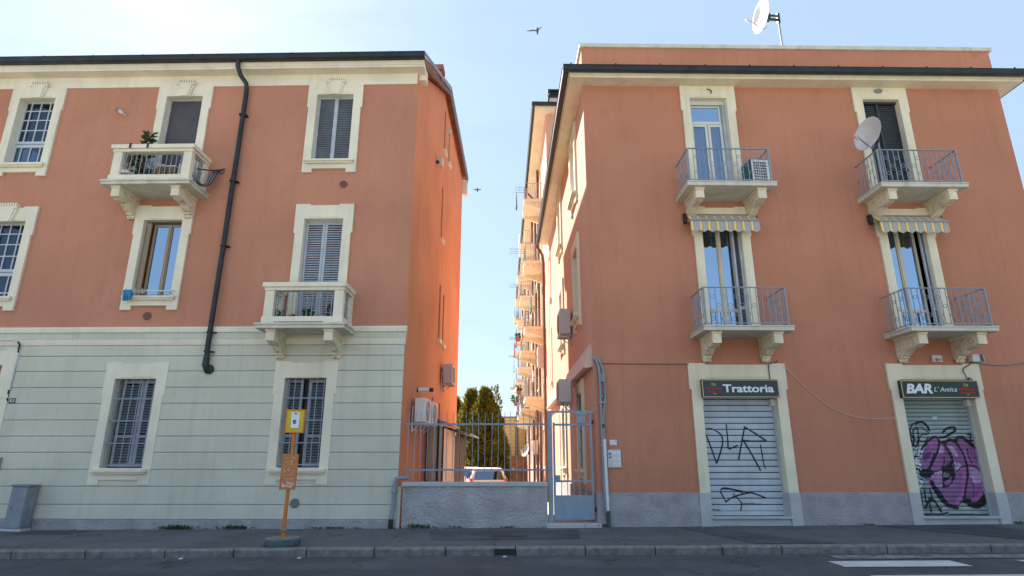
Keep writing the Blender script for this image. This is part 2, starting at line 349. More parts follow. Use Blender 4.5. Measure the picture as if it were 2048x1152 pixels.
marking('road_marking', 4.9, 9.6, 9.66, 10.0, 'road_paint_worn')

# ------------------------------------------------------------------ facade pieces
def leafless(*a): pass
def shutter_leaf(x0, x1, z0, z1, y, win, M, frame_m, slat_m, rails=(), pitch=.058, st=.055):
    f = MB(M); f.box(x0, x0+st, y, y+.04, z0, z1); f.box(x1-st, x1, y, y+.04, z0, z1)
    hs = [z0, *rails, z1-st*1.2]
    for z in hs: f.box(x0+st, x1-st, y+.003, y+.037, z, z+st*1.2)
    f.build('shutter', frame_m, win)
    s = MB(M); z = z0+st*1.2+.02
    while z < z1-st*1.2-.02:
        if not any(r-.02 < z < r+st*1.2+.02 for r in rails):
            s.add([(x0+st, y+.006, z-.018), (x1-st, y+.006, z-.018), (x1-st, y+.034, z+.018), (x0+st, y+.034, z+.018),
                   (x0+st, y+.006, z-.010), (x1-st, y+.006, z-.010), (x1-st, y+.034, z+.026), (x0+st, y+.034, z+.026)],
                  [(0, 1, 2, 3), (7, 6, 5, 4), (0, 4, 5, 1), (3, 2, 6, 7)])
        z += pitch
    s.build('slats', slat_m, win, kind='stuff')
def surround(root, cx, zb, zt, M, m, apron=True, keystone=False, head=.33, ow=.69, op=.46, name='window', flush_top=False):
    """the moulded plaster frame of an opening; returns it as the window part"""
    T = (M or Matrix()) @ Matrix.Translation((cx, 0, 0)); f = MB(T); y0, y1 = -.055, .24; lo = zb if not apron else zb-.0
    iw = ow-.035; sh = zt-.36
    f.box(-iw, -op, y0, y1, lo, sh); f.box(op, iw, y0, y1, lo, sh)                       # jambs
    f.box(-ow, -op, y0, y1, sh, zt); f.box(op, ow, y0, y1, sh, zt)                       # shouldered heads of the jambs
    f.box(-ow, ow, y0, y1, zt, zt+head)
    if not flush_top:
        f.box(-ow, -ow*.5, y0, 0, zt+head, zt+head+.03); f.box(ow*.5, ow, y0, 0, zt+head, zt+head+.03)
    f.box(-op*.75, op*.75, y0-.012, y0, zt+.035, zt+.055)
    if apron:
        f.box(-iw, iw, y0, y1, zb-.24, zb); f.box(-iw, -iw+.24, y0, 0, zb-.335, zb-.24); f.box(iw-.24, iw, y0, 0, zb-.335, zb-.24)
        f.box(-iw+.25, iw-.25, y0-.012, y0, zb-.235, zb-.215)
    win = f.build(name, m, root)
    if apron:
        s = MB(T); s.box(-.60, .60, -.15, y0-.001, zb-.075, zb-.02); s.box(-.57, .57, -.115, y0-.002, zb-.115, zb-.075); s.build('sill', m, win)
    if keystone:
        k = MB(T)
        for w0, w1, yy, zk in ((.14, .215, -.10, zt-.025), (.10, .165, -.125, zt-.032)):
            k.add([(-w0, yy, zk), (w0, yy, zk), (w1, yy, zt+.30), (-w1, yy, zt+.30), (-w0, -.002, zk), (w0, -.002, zk), (w1, -.002, zt+.30), (-w1, -.002, zt+.30)],
                  [(0, 1, 2, 3), (4, 7, 6, 5), (0, 4, 5, 1), (3, 2, 6, 7), (0, 3, 7, 4), (1, 5, 6, 2)])
        k.box(-.23, .23, -.13, 0, zt+.30, zt+.345)
        for i in range(7): k.box(-.2+i*.06, -.2+i*.06+.035, -.125, 0, zt+.345, zt+.44)
        k.build('keystone', m, win)
    return win, T
def frame_rect(mb, x0, x1, z0, z1, y0, y1, t):
    mb.box(x0, x0+t, y0, y1, z0, z1); mb.box(x1-t, x1, y0, y1, z0, z1); mb.box(x0+t, x1-t, y0, y1, z0, z0+t); mb.box(x0+t, x1-t, y0, y1, z1-t, z1)
def pane(T, win, x0, x1, z0, z1, y, m='glass_window', name='pane'):
    p = MB(T); p.box(x0, x1, y, y+.006, z0, z1); return p.build(name, m, win)
def w_shutters(win, T, zb, zt, frame_m='grey_shutter', slat_m='grey_shutter', rails=(), split=0., gap=.004, y=.13):
    shutter_leaf(-.45, split-gap, zb+.01, zt-.04, y, win, T, frame_m, slat_m, rails); shutter_leaf(split+gap, .45, zb+.01, zt-.04, y, win, T, frame_m, slat_m, rails)
    h = MB(T); h.box(-.46, .46, y-.01, y+.06, zt-.04, zt); h.build('lintel_strip', frame_m, win)
def w_grid(win, T, zb, zt):                        # office-like sash: small panes over a rail over small panes
    xs = [-.46, -.30, -.06, .18, .34, .46]; zm = zb+(zt-zb)*.34
    zs = [zb+.05, zb+.14, zm-.10]; zs2 = [zm+.10, zm+.42, zm+.74, zt-.32+.0, zt]
    zs2 = [zm+.10, zm+.10+(zt-zm-.1)*.28, zm+.10+(zt-zm-.1)*.54, zm+.10+(zt-zm-.1)*.78, zt]
    f = MB(T)
    for x in xs[1:-1]: f.box(x-.014, x+.014, .16, .20, zb, zm-.06); f.box(x-.014, x+.014, .16, .20, zm+.06, zt)
    for z in zs[:2]+zs2[1:4]: f.box(-.46, .46, .163, .197, z-.014, z+.014)
    f.box(-.46, .46, .14, .22, zm-.085, zm+.085); f.box(-.46, .46, .14, .2, zm-.015, zm+.02); frame_rect(f, -.46, .46, zb, zt, .15, .21, .03); f.build('muntins', 'white_muntin', win)
    for zz in ([zb, *zs[:2], zm-.085], [zm+.085, *zs2[1:4], zt]):
        for a, b in zip(zz, zz[1:]):
            for c, d in zip(xs, xs[1:]): pane(T, win, c+.014, d-.014, a+.014, b-.014, .18, 'glass_pane')
def w_glass(win, T, zb, zt, fm='brown_frame', mid=0., rail=None, x0=-.46, x1=.46, y=.17):
    f = MB(T); frame_rect(f, x0, mid-.002, zb, zt, y, y+.05, .05); frame_rect(f, mid+.002, x1, zb, zt, y, y+.05, .05); f.box(mid-.028, mid+.028, y-.02, y, zb+.02, zt-.02)
    if rail: f.box(x0+.05, mid-.052, y+.002, y+.048, rail-.035, rail+.035); f.box(mid+.052, x1-.05, y+.002, y+.048, rail-.035, rail+.035)
    f.build('casement_frame', fm, win)
    for a, b in ((x0+.05, mid-.052), (mid+.052, x1-.05)): 
        p = pane(T, win, a, b, zb+.05, zt-.05, y+.022)
def grille(win, T, zb, zt, nv=6, y=.02):
    bar = MB(T); me = None
    for i in range(nv):
        x = -.40+.80*i/(nv-1); b = MB(T); b.box(x-.008, x+.008, y-.008, y+.008, zb+.02, zt-.0); b.build('grille_bar', 'iron_grey', win)
    for z in (zb+.06, zb+(zt-zb)*.27, zb+(zt-zb)*.52, zb+(zt-zb)*.77):
        b = MB(T); b.box(-.47, .47, y-.022, y-.008, z-.012, z+.012); b.build('grille_bar', 'iron_grey', win)
def corbel(T, x, bal, top, d=.78, w=.088, drop=.40):
    """scrolled stone bracket: block at the front, S-curve down to the wall, fluted foot"""
    c = MB(T); pts = [(.02, top), (-d, top), (-d, top-.05), (-d+.02, top-.06), (-d+.02, top-.24), (-d+.10, top-.25)]
    for i in range(1, 9):
        t = i/8; y = -d+.10+(d-.25)*t; pts.append((y, top-.25-.02*math.sin(t*9)-(drop-.25)*(t**1.4)))
    pts += [(-.15, top-drop-.01), (-.15, top-drop-.05), (.02, top-drop-.05)]
    c.prism(pts, x-w, x+w, 'x')
    kb = MB(T); kb.box(x-w-.022, x+w+.022, -d-.012, .02, top-.045, top-.001); kb.box(x-w-.006, x+w+.006, -d+.006, -d+.135, top-.245, top-.046); kb.box(x-w*.65, x+w*.65, -d-.001, -d+.006, top-.21, top-.085); kb.build('corbel_block', 'cream_right', bal, bevel=.005)
    for sgn in (-1, 1):                              # carved relief along the flanks
        for i in range(6):
            t = i/5; y = -d+.14+(d-.34)*t; z = top-.15-(drop-.27)*t**1.4*.9
            c.lathe([(.0, .012), (.02, .010), (.038, 0)], (x+sgn*w, y, z), (sgn, 0, 0), 8, False)
    o = c.build('corbel', 'corbel_stone', bal, bevel=.006)
    ft = MB(T)
    for i in range(4): ft.lathe([(.03, 0), (.036, .05), (.012, .085)], (x-w*.75+i*w*.5, -.07, top-drop-.05), (0, 0, -1), 8)
    ft.build('corbel_foot', 'corbel_stone', bal)
def iron_panel(T, bal, x0, x1, z0, z1, y, nb, axis='x', orn=True):
    P = (lambda u, z: (u, y, z)) if axis == 'x' else (lambda u, z: (y, u, z))
    for i in range(nb):
        u = x0+(x1-x0)*(i+.5)/nb; b = MB(T)
        if axis == 'x': b.box(u-.007, u+.007, y-.007, y+.007, z0, z1)
        else: b.box(y-.007, y+.007, u-.007, u+.007, z0, z1)
        b.build('baluster', 'iron_grey', bal)
    s = MB(T)
    def spiral(u, z, r, sg): s.tube([P(u+sg*r*(1-k/15)*math.cos(k*.75), z+r*(1-k/15)*math.sin(k*.75)) for k in range(13)], .006, 5)
    for sg, u in ((1, x0+.05), (-1, x1-.05)):
        for z in (z0+.08, (z0+z1)/2, z1-.09): spiral(u, z, .055, sg)
        s.tube([P(u, z0+.13), P(u+sg*.05, (z0+z1)/2-.12), P(u, (z0+z1)/2-.05)], .006, 5); s.tube([P(u, (z0+z1)/2+.05), P(u+sg*.05, z1-.2), P(u, z1-.14)], .006, 5)
    if orn:
        c = (x0+x1)/2-.02; zc = (z0+z1)/2+.02
        frame = [(c-.13, zc-.13), (c+.13, zc-.13), (c+.13, zc+.13), (c-.13, zc+.13)]
        s.tube([P(*q) for q in frame], .008, 5, True)
        for i in range(3):
            for j in range(3): spiral(c-.085+i*.085, zc-.085+j*.085, .042, 1 if (i+j) % 2 else -1)
    s.build('scrollwork', 'iron_grey', bal, kind='stuff')
def stone_balcony(root, x0, x1, d, zbot, ztop):
    """left house: slab on two corbels, panelled piers, coping, ironwork panels between"""
    T = Matrix(); fl = zbot+.12
    s = MB(); s.box(x0, x1, -d, .02, zbot, fl-.05); s.box(x0-.02, x1+.02, -d-.02, .0, fl-.05, fl); bal = s.build('balcony', 'balcony_stone', root, bevel=.01)
    b = MB(); i = .10; b.box(x0+i-.02, x1-i+.02, -d+i-.03, -d+i+.17, fl, fl+.15)
    for xa, xb in ((x0+i-.02, x0+i+.16), (x1-i-.16, x1-i+.02)): b.box(xa, xb, -d+i+.17, 0, fl, fl+.15)
    b.build('parapet_base', 'cream', bal, bevel=.006)
    top = ztop-.17
    for xa in (x0+i, x1-i-.20):
        p = MB(); p.box(xa, xa+.20, -d+i, -d+i+.14, fl+.15, top); p.box(xa+.045, xa+.155, -d+i-.006, -d+i, fl+.2, top-.06); p.build('pier', 'cream', bal, bevel=.005)
        p = MB(); p.box(xa if xa < (x0+x1)/2 else xa+.06, xa+.14 if xa < (x0+x1)/2 else xa+.20, -.14, 0, fl+.15, top); p.build('pier', 'cream', bal)
    c = MB(); c.box(x0+i-.02, x1-i+.02, -d+i-.02, -d+i+.16, top, top+.07); c.box(x0+i-.055, x1-i+.055, -d+i-.06, -d+i+.19, top+.07, ztop)
    for xa, xb in ((x0+i-.02, x0+i+.15), (x1-i-.15, x1-i+.02)): c.box(xa, xb, -d+i+.16, 0, top, top+.069); c.box(xa-.03, xb+.03, -d+i+.19, 0, top+.07, ztop-.001)
    c.build('coping', 'cream', bal, bevel=.007)
    iron_panel(T, bal, x0+i+.21, x1-i-.21, fl+.15, top, -d+i+.07, 12)
    for xx in (x0+i+.07, x1-i-.07): iron_panel(T, bal, -d+i+.16, -.15, fl+.15, top, xx, 4, 'y', False)
    for xx in (x0+.30, x1-.36): corbel(T, xx, bal, zbot, d-.10)
    return bal, fl
def iron_balcony(root, x0, x1, d, zbot, ztop, M=None, simple=False, slab_m='balcony_stone', thick=.11, corb_m=None):
    """right house: slab on corbels with a plain iron railing of bars and rings"""
    fl = zbot+thick
    s = MB(M); s.box(x0, x1, -d, .02, zbot, fl-.03); s.box(x0-.012, x1+.012, -d-.012, .0, fl-.03, fl); bal = s.build('balcony', slab_m, root, bevel=.008)
    a, b, y = x0+.08, x1-.08, -d+.07
    h = MB(M); t = .016
    h.box(a, b, y-t, y+t, ztop-.012, ztop+.008); h.box(a-t, a+t, y, 0, ztop-.012, ztop+.007); h.box(b-t, b+t, y, 0, ztop-.012, ztop+.007)
    h.box(a, b, y-.01, y+.01, fl+.05, fl+.068); h.box(a-.01, a+.01, y, 0, fl+.05, fl+.067); h.box(b-.01, b+.01, y, 0, fl+.05, fl+.067); h.build('handrail', 'iron_grey', bal)
    for xx in (a, b): p = MB(M); p.box(xx-.017, xx+.017, y-.017, y+.017, fl-.01, ztop); p.build('rail_post', 'iron_grey', bal)
    n = int((b-a)/.125); bars = [(a+(b-a)*(i+1)/(n+1), y) for i in range(n)]; m = max(2, int((d-.1)/.125))
    bars += [(xx, y+(0-y)*(i+1)/(m+1)) for xx in (a, b) for i in range(m)]
    if simple:
        g_ = MB(M)
        for bx, by in bars: g_.box(bx-.007, bx+.007, by-.007, by+.007, fl+.06, ztop-.01)
        g_.build('balusters', 'iron_grey', bal, kind='stuff')
    else:
        me = None
        for bx, by in bars:
            q = MB(M); q.box(bx-.007, bx+.007, by-.007, by+.007, fl+.06, ztop-.01); q.build('baluster', 'iron_grey', bal)
        r = MB(M); hh = ztop-fl
        for row, fz in enumerate((.30, .53, .76)):
            for i in range(n):
                if (i+row) % 2 == 0:
                    cx = bars[i][0]+(b-a)/(n+1)/2
                    if cx < b-.03: r.tube([(cx+.042*math.cos(k*.628), y, fl+hh*fz+.042*math.sin(k*.628)) for k in range(10)], .006, 5, True)
            for xx in (a, b):
                for i in range(m):
                    if (i+row) % 2 == 0:
                        cy_ = bars[n+i][1]+(0-y)/(m+1)/2
                        r.tube([(xx, cy_+.042*math.cos(k*.628), fl+hh*fz+.042*math.sin(k*.628)) for k in range(10)], .006, 5, True)
        r.build('ring_scrollwork', 'iron_grey', bal, kind='stuff')
    if simple:
        for xx in (x0+.2, x1-.2):
            c = MB(M); pts = [(.02, zbot), (-d+.1, zbot), (-d+.1, zbot-.14)]+[(-d+.1+(d-.22)*t, zbot-.14-.22*t**1.5) for t in (.25, .5, .75, 1)]+[(.02, zbot-.40)]
            c.prism(pts, xx-.1, xx+.1, 'x'); c.build('corbel', corb_m or slab_m, bal)
    else:
        for xx in (x0+.30, x1-.30): corbel(M or Matrix(), xx, bal, zbot, d-.12)
    return bal, fl

# ------------------------------------------------------------------ left house
LB = thing('apartment_building', 'salmon house with pale sage ground floor and cream window frames left of the alley', 'building', LF.w(0, 0, 0), LF.a)
XL = -17.0; OP = .5
cols = [-13.45, -9.66, -5.885, -2.06]
up = [(-13.45, 8.31, 10.15), (-9.66, 8.31, 10.15), (-5.885, 7.46, 10.15), (-2.06, 8.33, 10.15), (-13.45, 4.93, 6.79), (-9.66, 4.93, 6.79), (-5.885, 4.93, 6.79), (-2.06, 4.12, 6.79)]
gr = [(-13.45, 1.16, 3.04), (-5.885, 1.16, 3.04), (-2.13, 1.17, 3.05)]
hole = lambda c, a, b: (c-.48, c+.48, a-.02, b+.02)
wm = MB(); wall(wm, [XL, 0], 4.0, lambda u: 10.9, [hole(c, max(a, 4.05), b) for c, a, b in up], lambda u, z, d: (u, d, z), .25); wm.build('wall', 'salmon_stucco', LB)
gm = MB(); DOOR = (-10.40, -8.90, -.2, 3.32)
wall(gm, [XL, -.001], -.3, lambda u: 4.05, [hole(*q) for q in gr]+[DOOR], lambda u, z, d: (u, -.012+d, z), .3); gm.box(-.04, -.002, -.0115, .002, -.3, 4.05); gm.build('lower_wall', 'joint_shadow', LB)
zj = [.15, .44, .795, 1.135, 1.48, 1.815, 2.155, 2.505, 2.85, 3.205, 3.54, 3.78]
for i, (a, b) in enumerate(zip(zj, zj[1:])):
    xs = [XL]
    for c, zb, zt in gr:
        if b > zb-.02 and a < zt+.02: xs += [c-.55, c+.55]
    if a < 3.5: xs += [DOOR[0]-.1, DOOR[1]+.1]
    xs = sorted(xs)+[.0]
    if len(xs) % 2: xs.append(.0)
    for x0, x1 in zip(xs[::2], xs[1::2]):
        k = MB(); k.box(x0, x1, -.040, -.013, a+.0055, b-.0055); k.build('stone_course', 'sage_stucco', LB, bevel=.008)
p = MB(); p.box(XL, -8.0-.9, -.055, 0, -.4, .14); p.v.clear(); p.f.clear(); p.box(DOOR[1]+.15, .0, -.058, .05, -.4, .148); p.build('plinth', 'plinth_stucco', LB, bevel=.012); p = MB(); p.box(XL, DOOR[0]-.15, -.058, .05, -.4, .148); p.build('plinth', 'plinth_stucco', LB, bevel=.012)
sc = MB(); sc.prism([(.02, 4.065), (-.105, 4.065), (-.105, 4.15), (-.085, 4.19), (.02, 4.215)], XL, .03, 'x'); sc.build('string_course', 'cream', LB)
sc = MB(); sc.prism([(.02, 3.925), (-.072, 3.925), (-.072, 4.065), (.02, 4.065)], XL, .02, 'x'); sc.build('string_course_fascia', 'sage_stucco', LB)
sc = MB(); sc.prism([(.02, 3.785), (-.042, 3.785), (-.055, 3.84), (-.062, 3.925), (.02, 3.925)], XL, .012, 'x'); sc.build('string_course_moulding', 'cream', LB)
fz = MB(); fz.box(XL, -.02, -.03, 0, 10.44, 10.745); fz.build('frieze', 'cream', LB)
cn = MB(); cn.prism([(.05, 10.745), (-.30, 10.745), (-.30, 10.79), (-.325, 10.80), (-.335, 10.915), (.05, 10.93)], XL, .18, 'x'); cn.build('cornice', 'cream', LB, bevel=.006)
ret = MB(); ret.box(.0, .18, .05, .30, 10.60, 10.92); ret.build('cornice_return', 'cream', LB)
gt = MB(); gt.prism([(-.335, 10.925), (-.36, 10.90), (-.45, 10.89), (-.485, 10.92), (-.495, 11.03), (-.51, 11.045), (-.49, 11.05), (-.47, 10.94), (-.34, 10.94)], XL, .22, 'x')
for i in range(13): gt.box(-.6-i*1.25, -.58-i*1.25, -.515, -.36, 11.03, 11.055); gt.box(-.6-i*1.25, -.58-i*1.25, -.38, -.35, 11.05, 11.085)
gt.build('gutter', 'dark_metal', LB)
YB, YR = 10.5, 4.55
top = lambda y: 10.80+(13.28-10.80)*y/YR if y < YR else 13.28-(y-YR)*.035
slots = [(4.7, 5.0, 11.25, 12.8), (5.85, 6.15, 11.4, 12.7), (4.68, 4.98, 8.1, 9.9), (4.85, 5.2, 4.9, 6.65), (5.75, 6.05, 4.9, 6.55), (4.1, 4.4, 2.55, 3.05), (5.6, 5.9, 2.5, 3.0)]
sw = MB(); wall(sw, [0, YR, YB], -.9, top, slots, lambda u, z, d: (-d, u, z), .16); sw.build('side_wall', 'salmon_stucco_bounce_lit', LB)
for y0, y1, z0, z1 in slots:
    q = MB(); q.box(-.17, -.15, y0, y1, z0, z1); win = q.build('slot_window', 'dark_frame', LB)
    q = MB(); q.box(-.02, .09, y0-.06, y1+.06, z0-.14, z0-.02); q.build('sill', 'cream', win)
bk = MB(); bk.quad((XL, YB, -.9), (0, YB, -.9), (0, YB, top(YB)), (XL, YB, top(YB))); bk.quad((XL, 0, -.3), (XL, YB, -.9), (XL, YB, 13), (XL, 0, 10.8)); bk.build('rear_wall', 'salmon_stucco_bounce_lit', LB)
rf = MB(); rf.prism([(-.36, 10.93), (0, 10.95), (YR, top(YR)+.06), (YB+.35, top(YB)+.06), (YB+.35, top(YB)+.18), (YR, top(YR)+.2), (-.40, 11.02)], XL, .17, 'x'); roof = rf.build('roof', 'terracotta', LB)
vg = MB(); vg.prism([(.0, 10.86), (YR, top(YR)-.10), (YR, top(YR)+.07), (-.05, 10.97)], .17, .20, 'x'); vg.prism([(YR, top(YR)-.13), (YB+.35, top(YB)-.13), (YB+.35, top(YB)+.07), (YR, top(YR)+.07)], .17, .20, 'x'); vg.build('verge_board', 'wood_soffit', roof)
vg = MB(); vg.prism([(-.42, 10.99), (YR, top(YR)+.07), (YB+.36, top(YB)+.07), (YB+.36, top(YB)+.24), (YR+.02, top(YR)+.25), (-.45, 11.07)], .202, .225, 'x'); vg.build('verge_flashing', 'flashing', roof)
vb = MB(); vb.box(.0, .20, YB-.02, YB+.3, top(YB)-.75, top(YB)-.14); vb.build('eaves_box', 'cream', LB)
for xx, yy, sz in ((-10.1, 1.4, 1.), (-6.9, 1.2, .55)):      # terracotta vent tiles poking up over the gutter
    t = MB(); t.lathe([(.16*sz, -.05), (.17*sz, .12*sz), (.24*sz, .2*sz), (.1*sz, .33*sz)], (xx, yy-.55, 10.98+.30*yy+.12), (0, 0, 1), 10); t.build('vent_tile', 'terracotta', roof)
t = MB(); t.box(-.02, .2, 2.4, 2.62, 12.25, 12.62); t.box(.0, .26, 2.3, 2.72, 12.6, 12.75); t.build('vent_tile', 'terracotta', roof)
# windows, upper floors
for c, a, b in up:
    door = a < 4.5 or 7.4 < a < 7.6
    win, T = surround(LB, c, max(a, 4.2), b, None, 'cream', not door, b > 10 or c < -9, head=.29 if b > 10 else .34, flush_top=b > 10, name='balcony_door' if door else 'window')
    if c < -9: w_grid(win, T, a, b)
    elif c < -5 and b > 10:
        f = MB(T); frame_rect(f, -.46, .46, a, b, .12, .17, .035); f.build('screen_frame', 'grey_shutter', win)
        q = MB(T); q.box(-.425, .425, .135, .15, a, b-.035); q.build('insect_screen', 'screen_mesh', win)
    elif c < -5:
        f = MB(T); frame_rect(f, -.46, .46, a, b, .10, .15, .06); f.build('outer_frame', 'dark_frame', win)
        shutter_leaf(-.40, -.31, a+.02, b-.06, .02, win, T, 'brown_frame', 'dark_frame')
        w_glass(win, T, a+.02, b-.06, 'brown_frame', .10, None, -.30, .40, .13)
    elif b > 10:
        f = MB(T); frame_rect(f, -.46, .46, a, b, .10, .14, .045); f.box(-.045, .045, .09, .14, a, b); f.build('shutter_frame', 'grey_shutter', win)
        s = MB(T); z = a+.06
        while z < b-.06:
            for u0, u1 in ((-.415, -.045), (.045, .415)): s.box(u0, u1, .118, .135, z, z+.034)
            z += .05
        s.build('slats', 'grey_shutter_dark', win, kind='stuff')
        q = MB(T); q.box(-.42, .42, .142, .15, a, b-.02); q.build('shutter_backing', 'black_shutter', win)
    else: w_shutters(win, T, 4.22, b, rails=(5.2,), y=.10)
# ground floor barred windows
for c, a, b in gr:
    win, T = surround(LB, c, a, b, None, 'cream')
    if c > -3:
        shutter_leaf(-.45, -.10, a+.02, b-.02, .13, win, T, 'shutter_worn', 'grey_shutter_dark', (a+.62,)); shutter_leaf(.04, .45, a+.02, b-.02, .13, win, T, 'shutter_worn', 'grey_shutter_dark', (a+.62,))
    else:
        shutter_leaf(-.36, .10, a+.02, b-.02, .12, win, T, 'shutter_worn', 'grey_shutter_dark', (a+.62,)); shutter_leaf(.11, .45, a+.02, b-.02, .12, win, T, 'shutter_worn', 'grey_shutter_dark', (a+.62,))
    q = MB(T); q.box(-.46, .46, .24, .25, a, b); q.build('unlit_room_panel', 'plastic_black', win)  # black panel whose colour stands in for the shade inside the room
    grille(win, T, a, b)
# street door at the far left
f = MB(); cx = (DOOR[0]+DOOR[1])/2
f.box(DOOR[0]-.26, DOOR[0]+.03, -.06, .26, -.2, 3.35); f.box(DOOR[1]-.03, DOOR[1]+.26, -.06, .26, -.2, 3.35); f.box(DOOR[0]-.29, DOOR[1]+.29, -.06, .26, 3.35, 3.66)
f.box(DOOR[1]-.02, DOOR[1]+.262, -.072, -.06, 2.62, 2.70); f.box(DOOR[1]+.02, DOOR[1]+.30, -.066, 0, 3.66, 3.69); f.box(DOOR[0]-.30, DOOR[0]-.02, -.066, 0, 3.66, 3.69)
dr = f.build('street_door', 'cream', LB)
q = MB(); q.box(DOOR[0]+.03, DOOR[1]-.03, .22, .26, 2.3, 3.35); q.build('door_panel', 'salmon_stucco', dr)
q = MB(); q.box(DOOR[0]+.03, cx-.01, .2, .26, -.2, 2.3); q.box(cx+.01, DOOR[1]-.03, .2, .26, -.2, 2.3); q.build('door_leaf', 'wood_soffit', dr)
# stone balconies
stone_balcony(LB, -6.96, -4.92, .85, 7.34, 8.37); bal2, fl2 = stone_balcony(LB, -3.03, -1.13, .83, 3.99, 5.01)
q = MB(); q.box(-2.65, -1.62, -.76-.028, -.74, fl2+.008, fl2+.028); q.build('drain_slot', 'ac_dark', bal2)
# round vents, downpipe
for (xx, zz, m, y) in ((-1.68, 7.69, 'vent_brown', 0), (-5.9, 4.46, 'vent_brown', 0), (-2.11, .47, 'vent_grey', -.04)):
    v = MB(); v.lathe([(.095, 0), (.095, .018), (.08, .022), (.078, .012), (.0, .012)], (xx, y, zz), (0, -1, 0), 20, False)
    for i in range(-3, 4): w = math.sqrt(max(0, .076**2-(i*.022)**2)); v.box(xx-w, xx+w, y-.02, y-.01, zz+i*.022-.005, zz+i*.022+.005)
    v.build('vent_cover', m, LB)
dp = MB(); DX = -4.33
dp.tube([(DX-.12, -.42, 10.92), (DX-.12, -.41, 10.74), (DX-.07, -.30, 10.55), (DX+.02, -.16, 10.42), (DX+.03, -.12, 10.28), (DX+.03, -.11, 10.0), (DX, -.11, 6.), (DX, -.15, 4.3), (DX, -.16, 3.8), (DX, -.14, 3.45)], .057, 12)
pipe = dp.build('downpipe', 'dark_metal', LB, smooth=True)
e = MB(); e.tube([(DX, -.14, 3.5), (DX, -.15, 3.32), (DX+.03, -.13, 3.24), (DX+.06, -.07, 3.22), (DX+.08, 0, 3.22)], .068, 12); e.lathe([(.05, 0), (.105, .01), (.105, .07), (.08, .09)], (DX+.05, -.04, 3.24), (0, -1, 0), 16); e.build('elbow', 'dark_metal', pipe, smooth=True)
for z in (9.55, 7.75, 6.1, 4.05, 3.62):
    b = MB(); b.lathe([(.062, -.018), (.068, -.016), (.068, .016), (.062, .018)], (DX, -.12 if z > 4.5 else -.16, z), (0, 0, 1), 12); b.box(DX-.01, DX+.12, -.14, 0, z-.012, z+.012); b.build('pipe_bracket', 'dark_metal', pipe)

# ------------------------------------------------------------------ right house
RB = thing('apartment_building', 'salmon house with two shuttered shop doors and roof parapet right of the alley', 'building', RF.w(0, 0, 0), RF.a)
X0, X1, YD = -.04, 10.58, 12.0; m_ = 'salmon_stucco_right'
shops = [(2.29, 3.92, .20, 2.66), (6.665, 8.245, .20, 2.66)]
doorsR = [(3.09, 7.36, 10.05), (7.46, 7.36, 10.05), (3.09, 4.05, 6.72), (7.46, 4.05, 6.72)]
wm = MB(); wall(wm, [X0, X1], -.3, lambda u: 11.0, [hole(*q) for q in doorsR]+[(a-.02, b+.02, -.3, d+.35) for a, b, c, d in shops], lambda u, z, d: (u, d, z), .25); wm.build('wall', m_, RB)
aw = [(yc, a, b) for a, b in ((8.33, 10.02), (4.93, 6.75), (1.12, 2.92)) for yc in (2.25, 6.35)]
stair = [(10.7, z0, z0+2.2) for z0 in (4.3, 7.7)]
am = MB(); wall(am, [0, YD], -.9, lambda u: 11.0, [(-0+yc-.48, yc+.48, a-.02, b+.02) for yc, a, b in aw]+[(y-.2, y+.2, a, b) for y, a, b in stair], lambda u, z, d: (X0+d, u, z), .22); am.build('side_wall', 'salmon_stucco_sunlit', RB)
for y, a, b in stair:
    q = MB(); q.box(X0+.2, X0+.22, y-.2, y+.2, a, b); w = q.build('stair_window', 'red_stucco', RB); q = MB(); q.box(X0-.1, X0+.02, y-.28, y+.28, a-.14, a-.01); q.build('sill', 'cream_right', w)
q = MB(); q.quad((X1, 0, -.3), (X1, YD, -.9), (X1, YD, 11), (X1, 0, 11)); q.quad((X0, YD, -.9), (X1, YD, -.9), (X1, YD, 11), (X0, YD, 11)); q.build('rear_wall', m_, RB)
q = MB(); q.box(X0+.05, X1-.05, .2, YD, 11.0, 11.06); q.build('flat_roof', 'far_pavement', RB)
q = MB(); q.box(X0, X1, .001, .25, 11.0, 11.53); q.box(X0, X0+.25, .25, YD, 11.0, 11.529); q.box(X1-.25, X1, .25, YD, 11.0, 11.529); q.build('parapet', m_, RB)
q = MB(); q.box(X0-.05, X1+.07, -.05, .30, 11.53, 11.64); q.box(X0-.05, X0+.3, .3, YD, 11.53, 11.639); q.box(X1-.3, X1+.07, .3, YD, 11.53, 11.639); q.build('parapet_coping', 'balcony_stone', RB, bevel=.01)
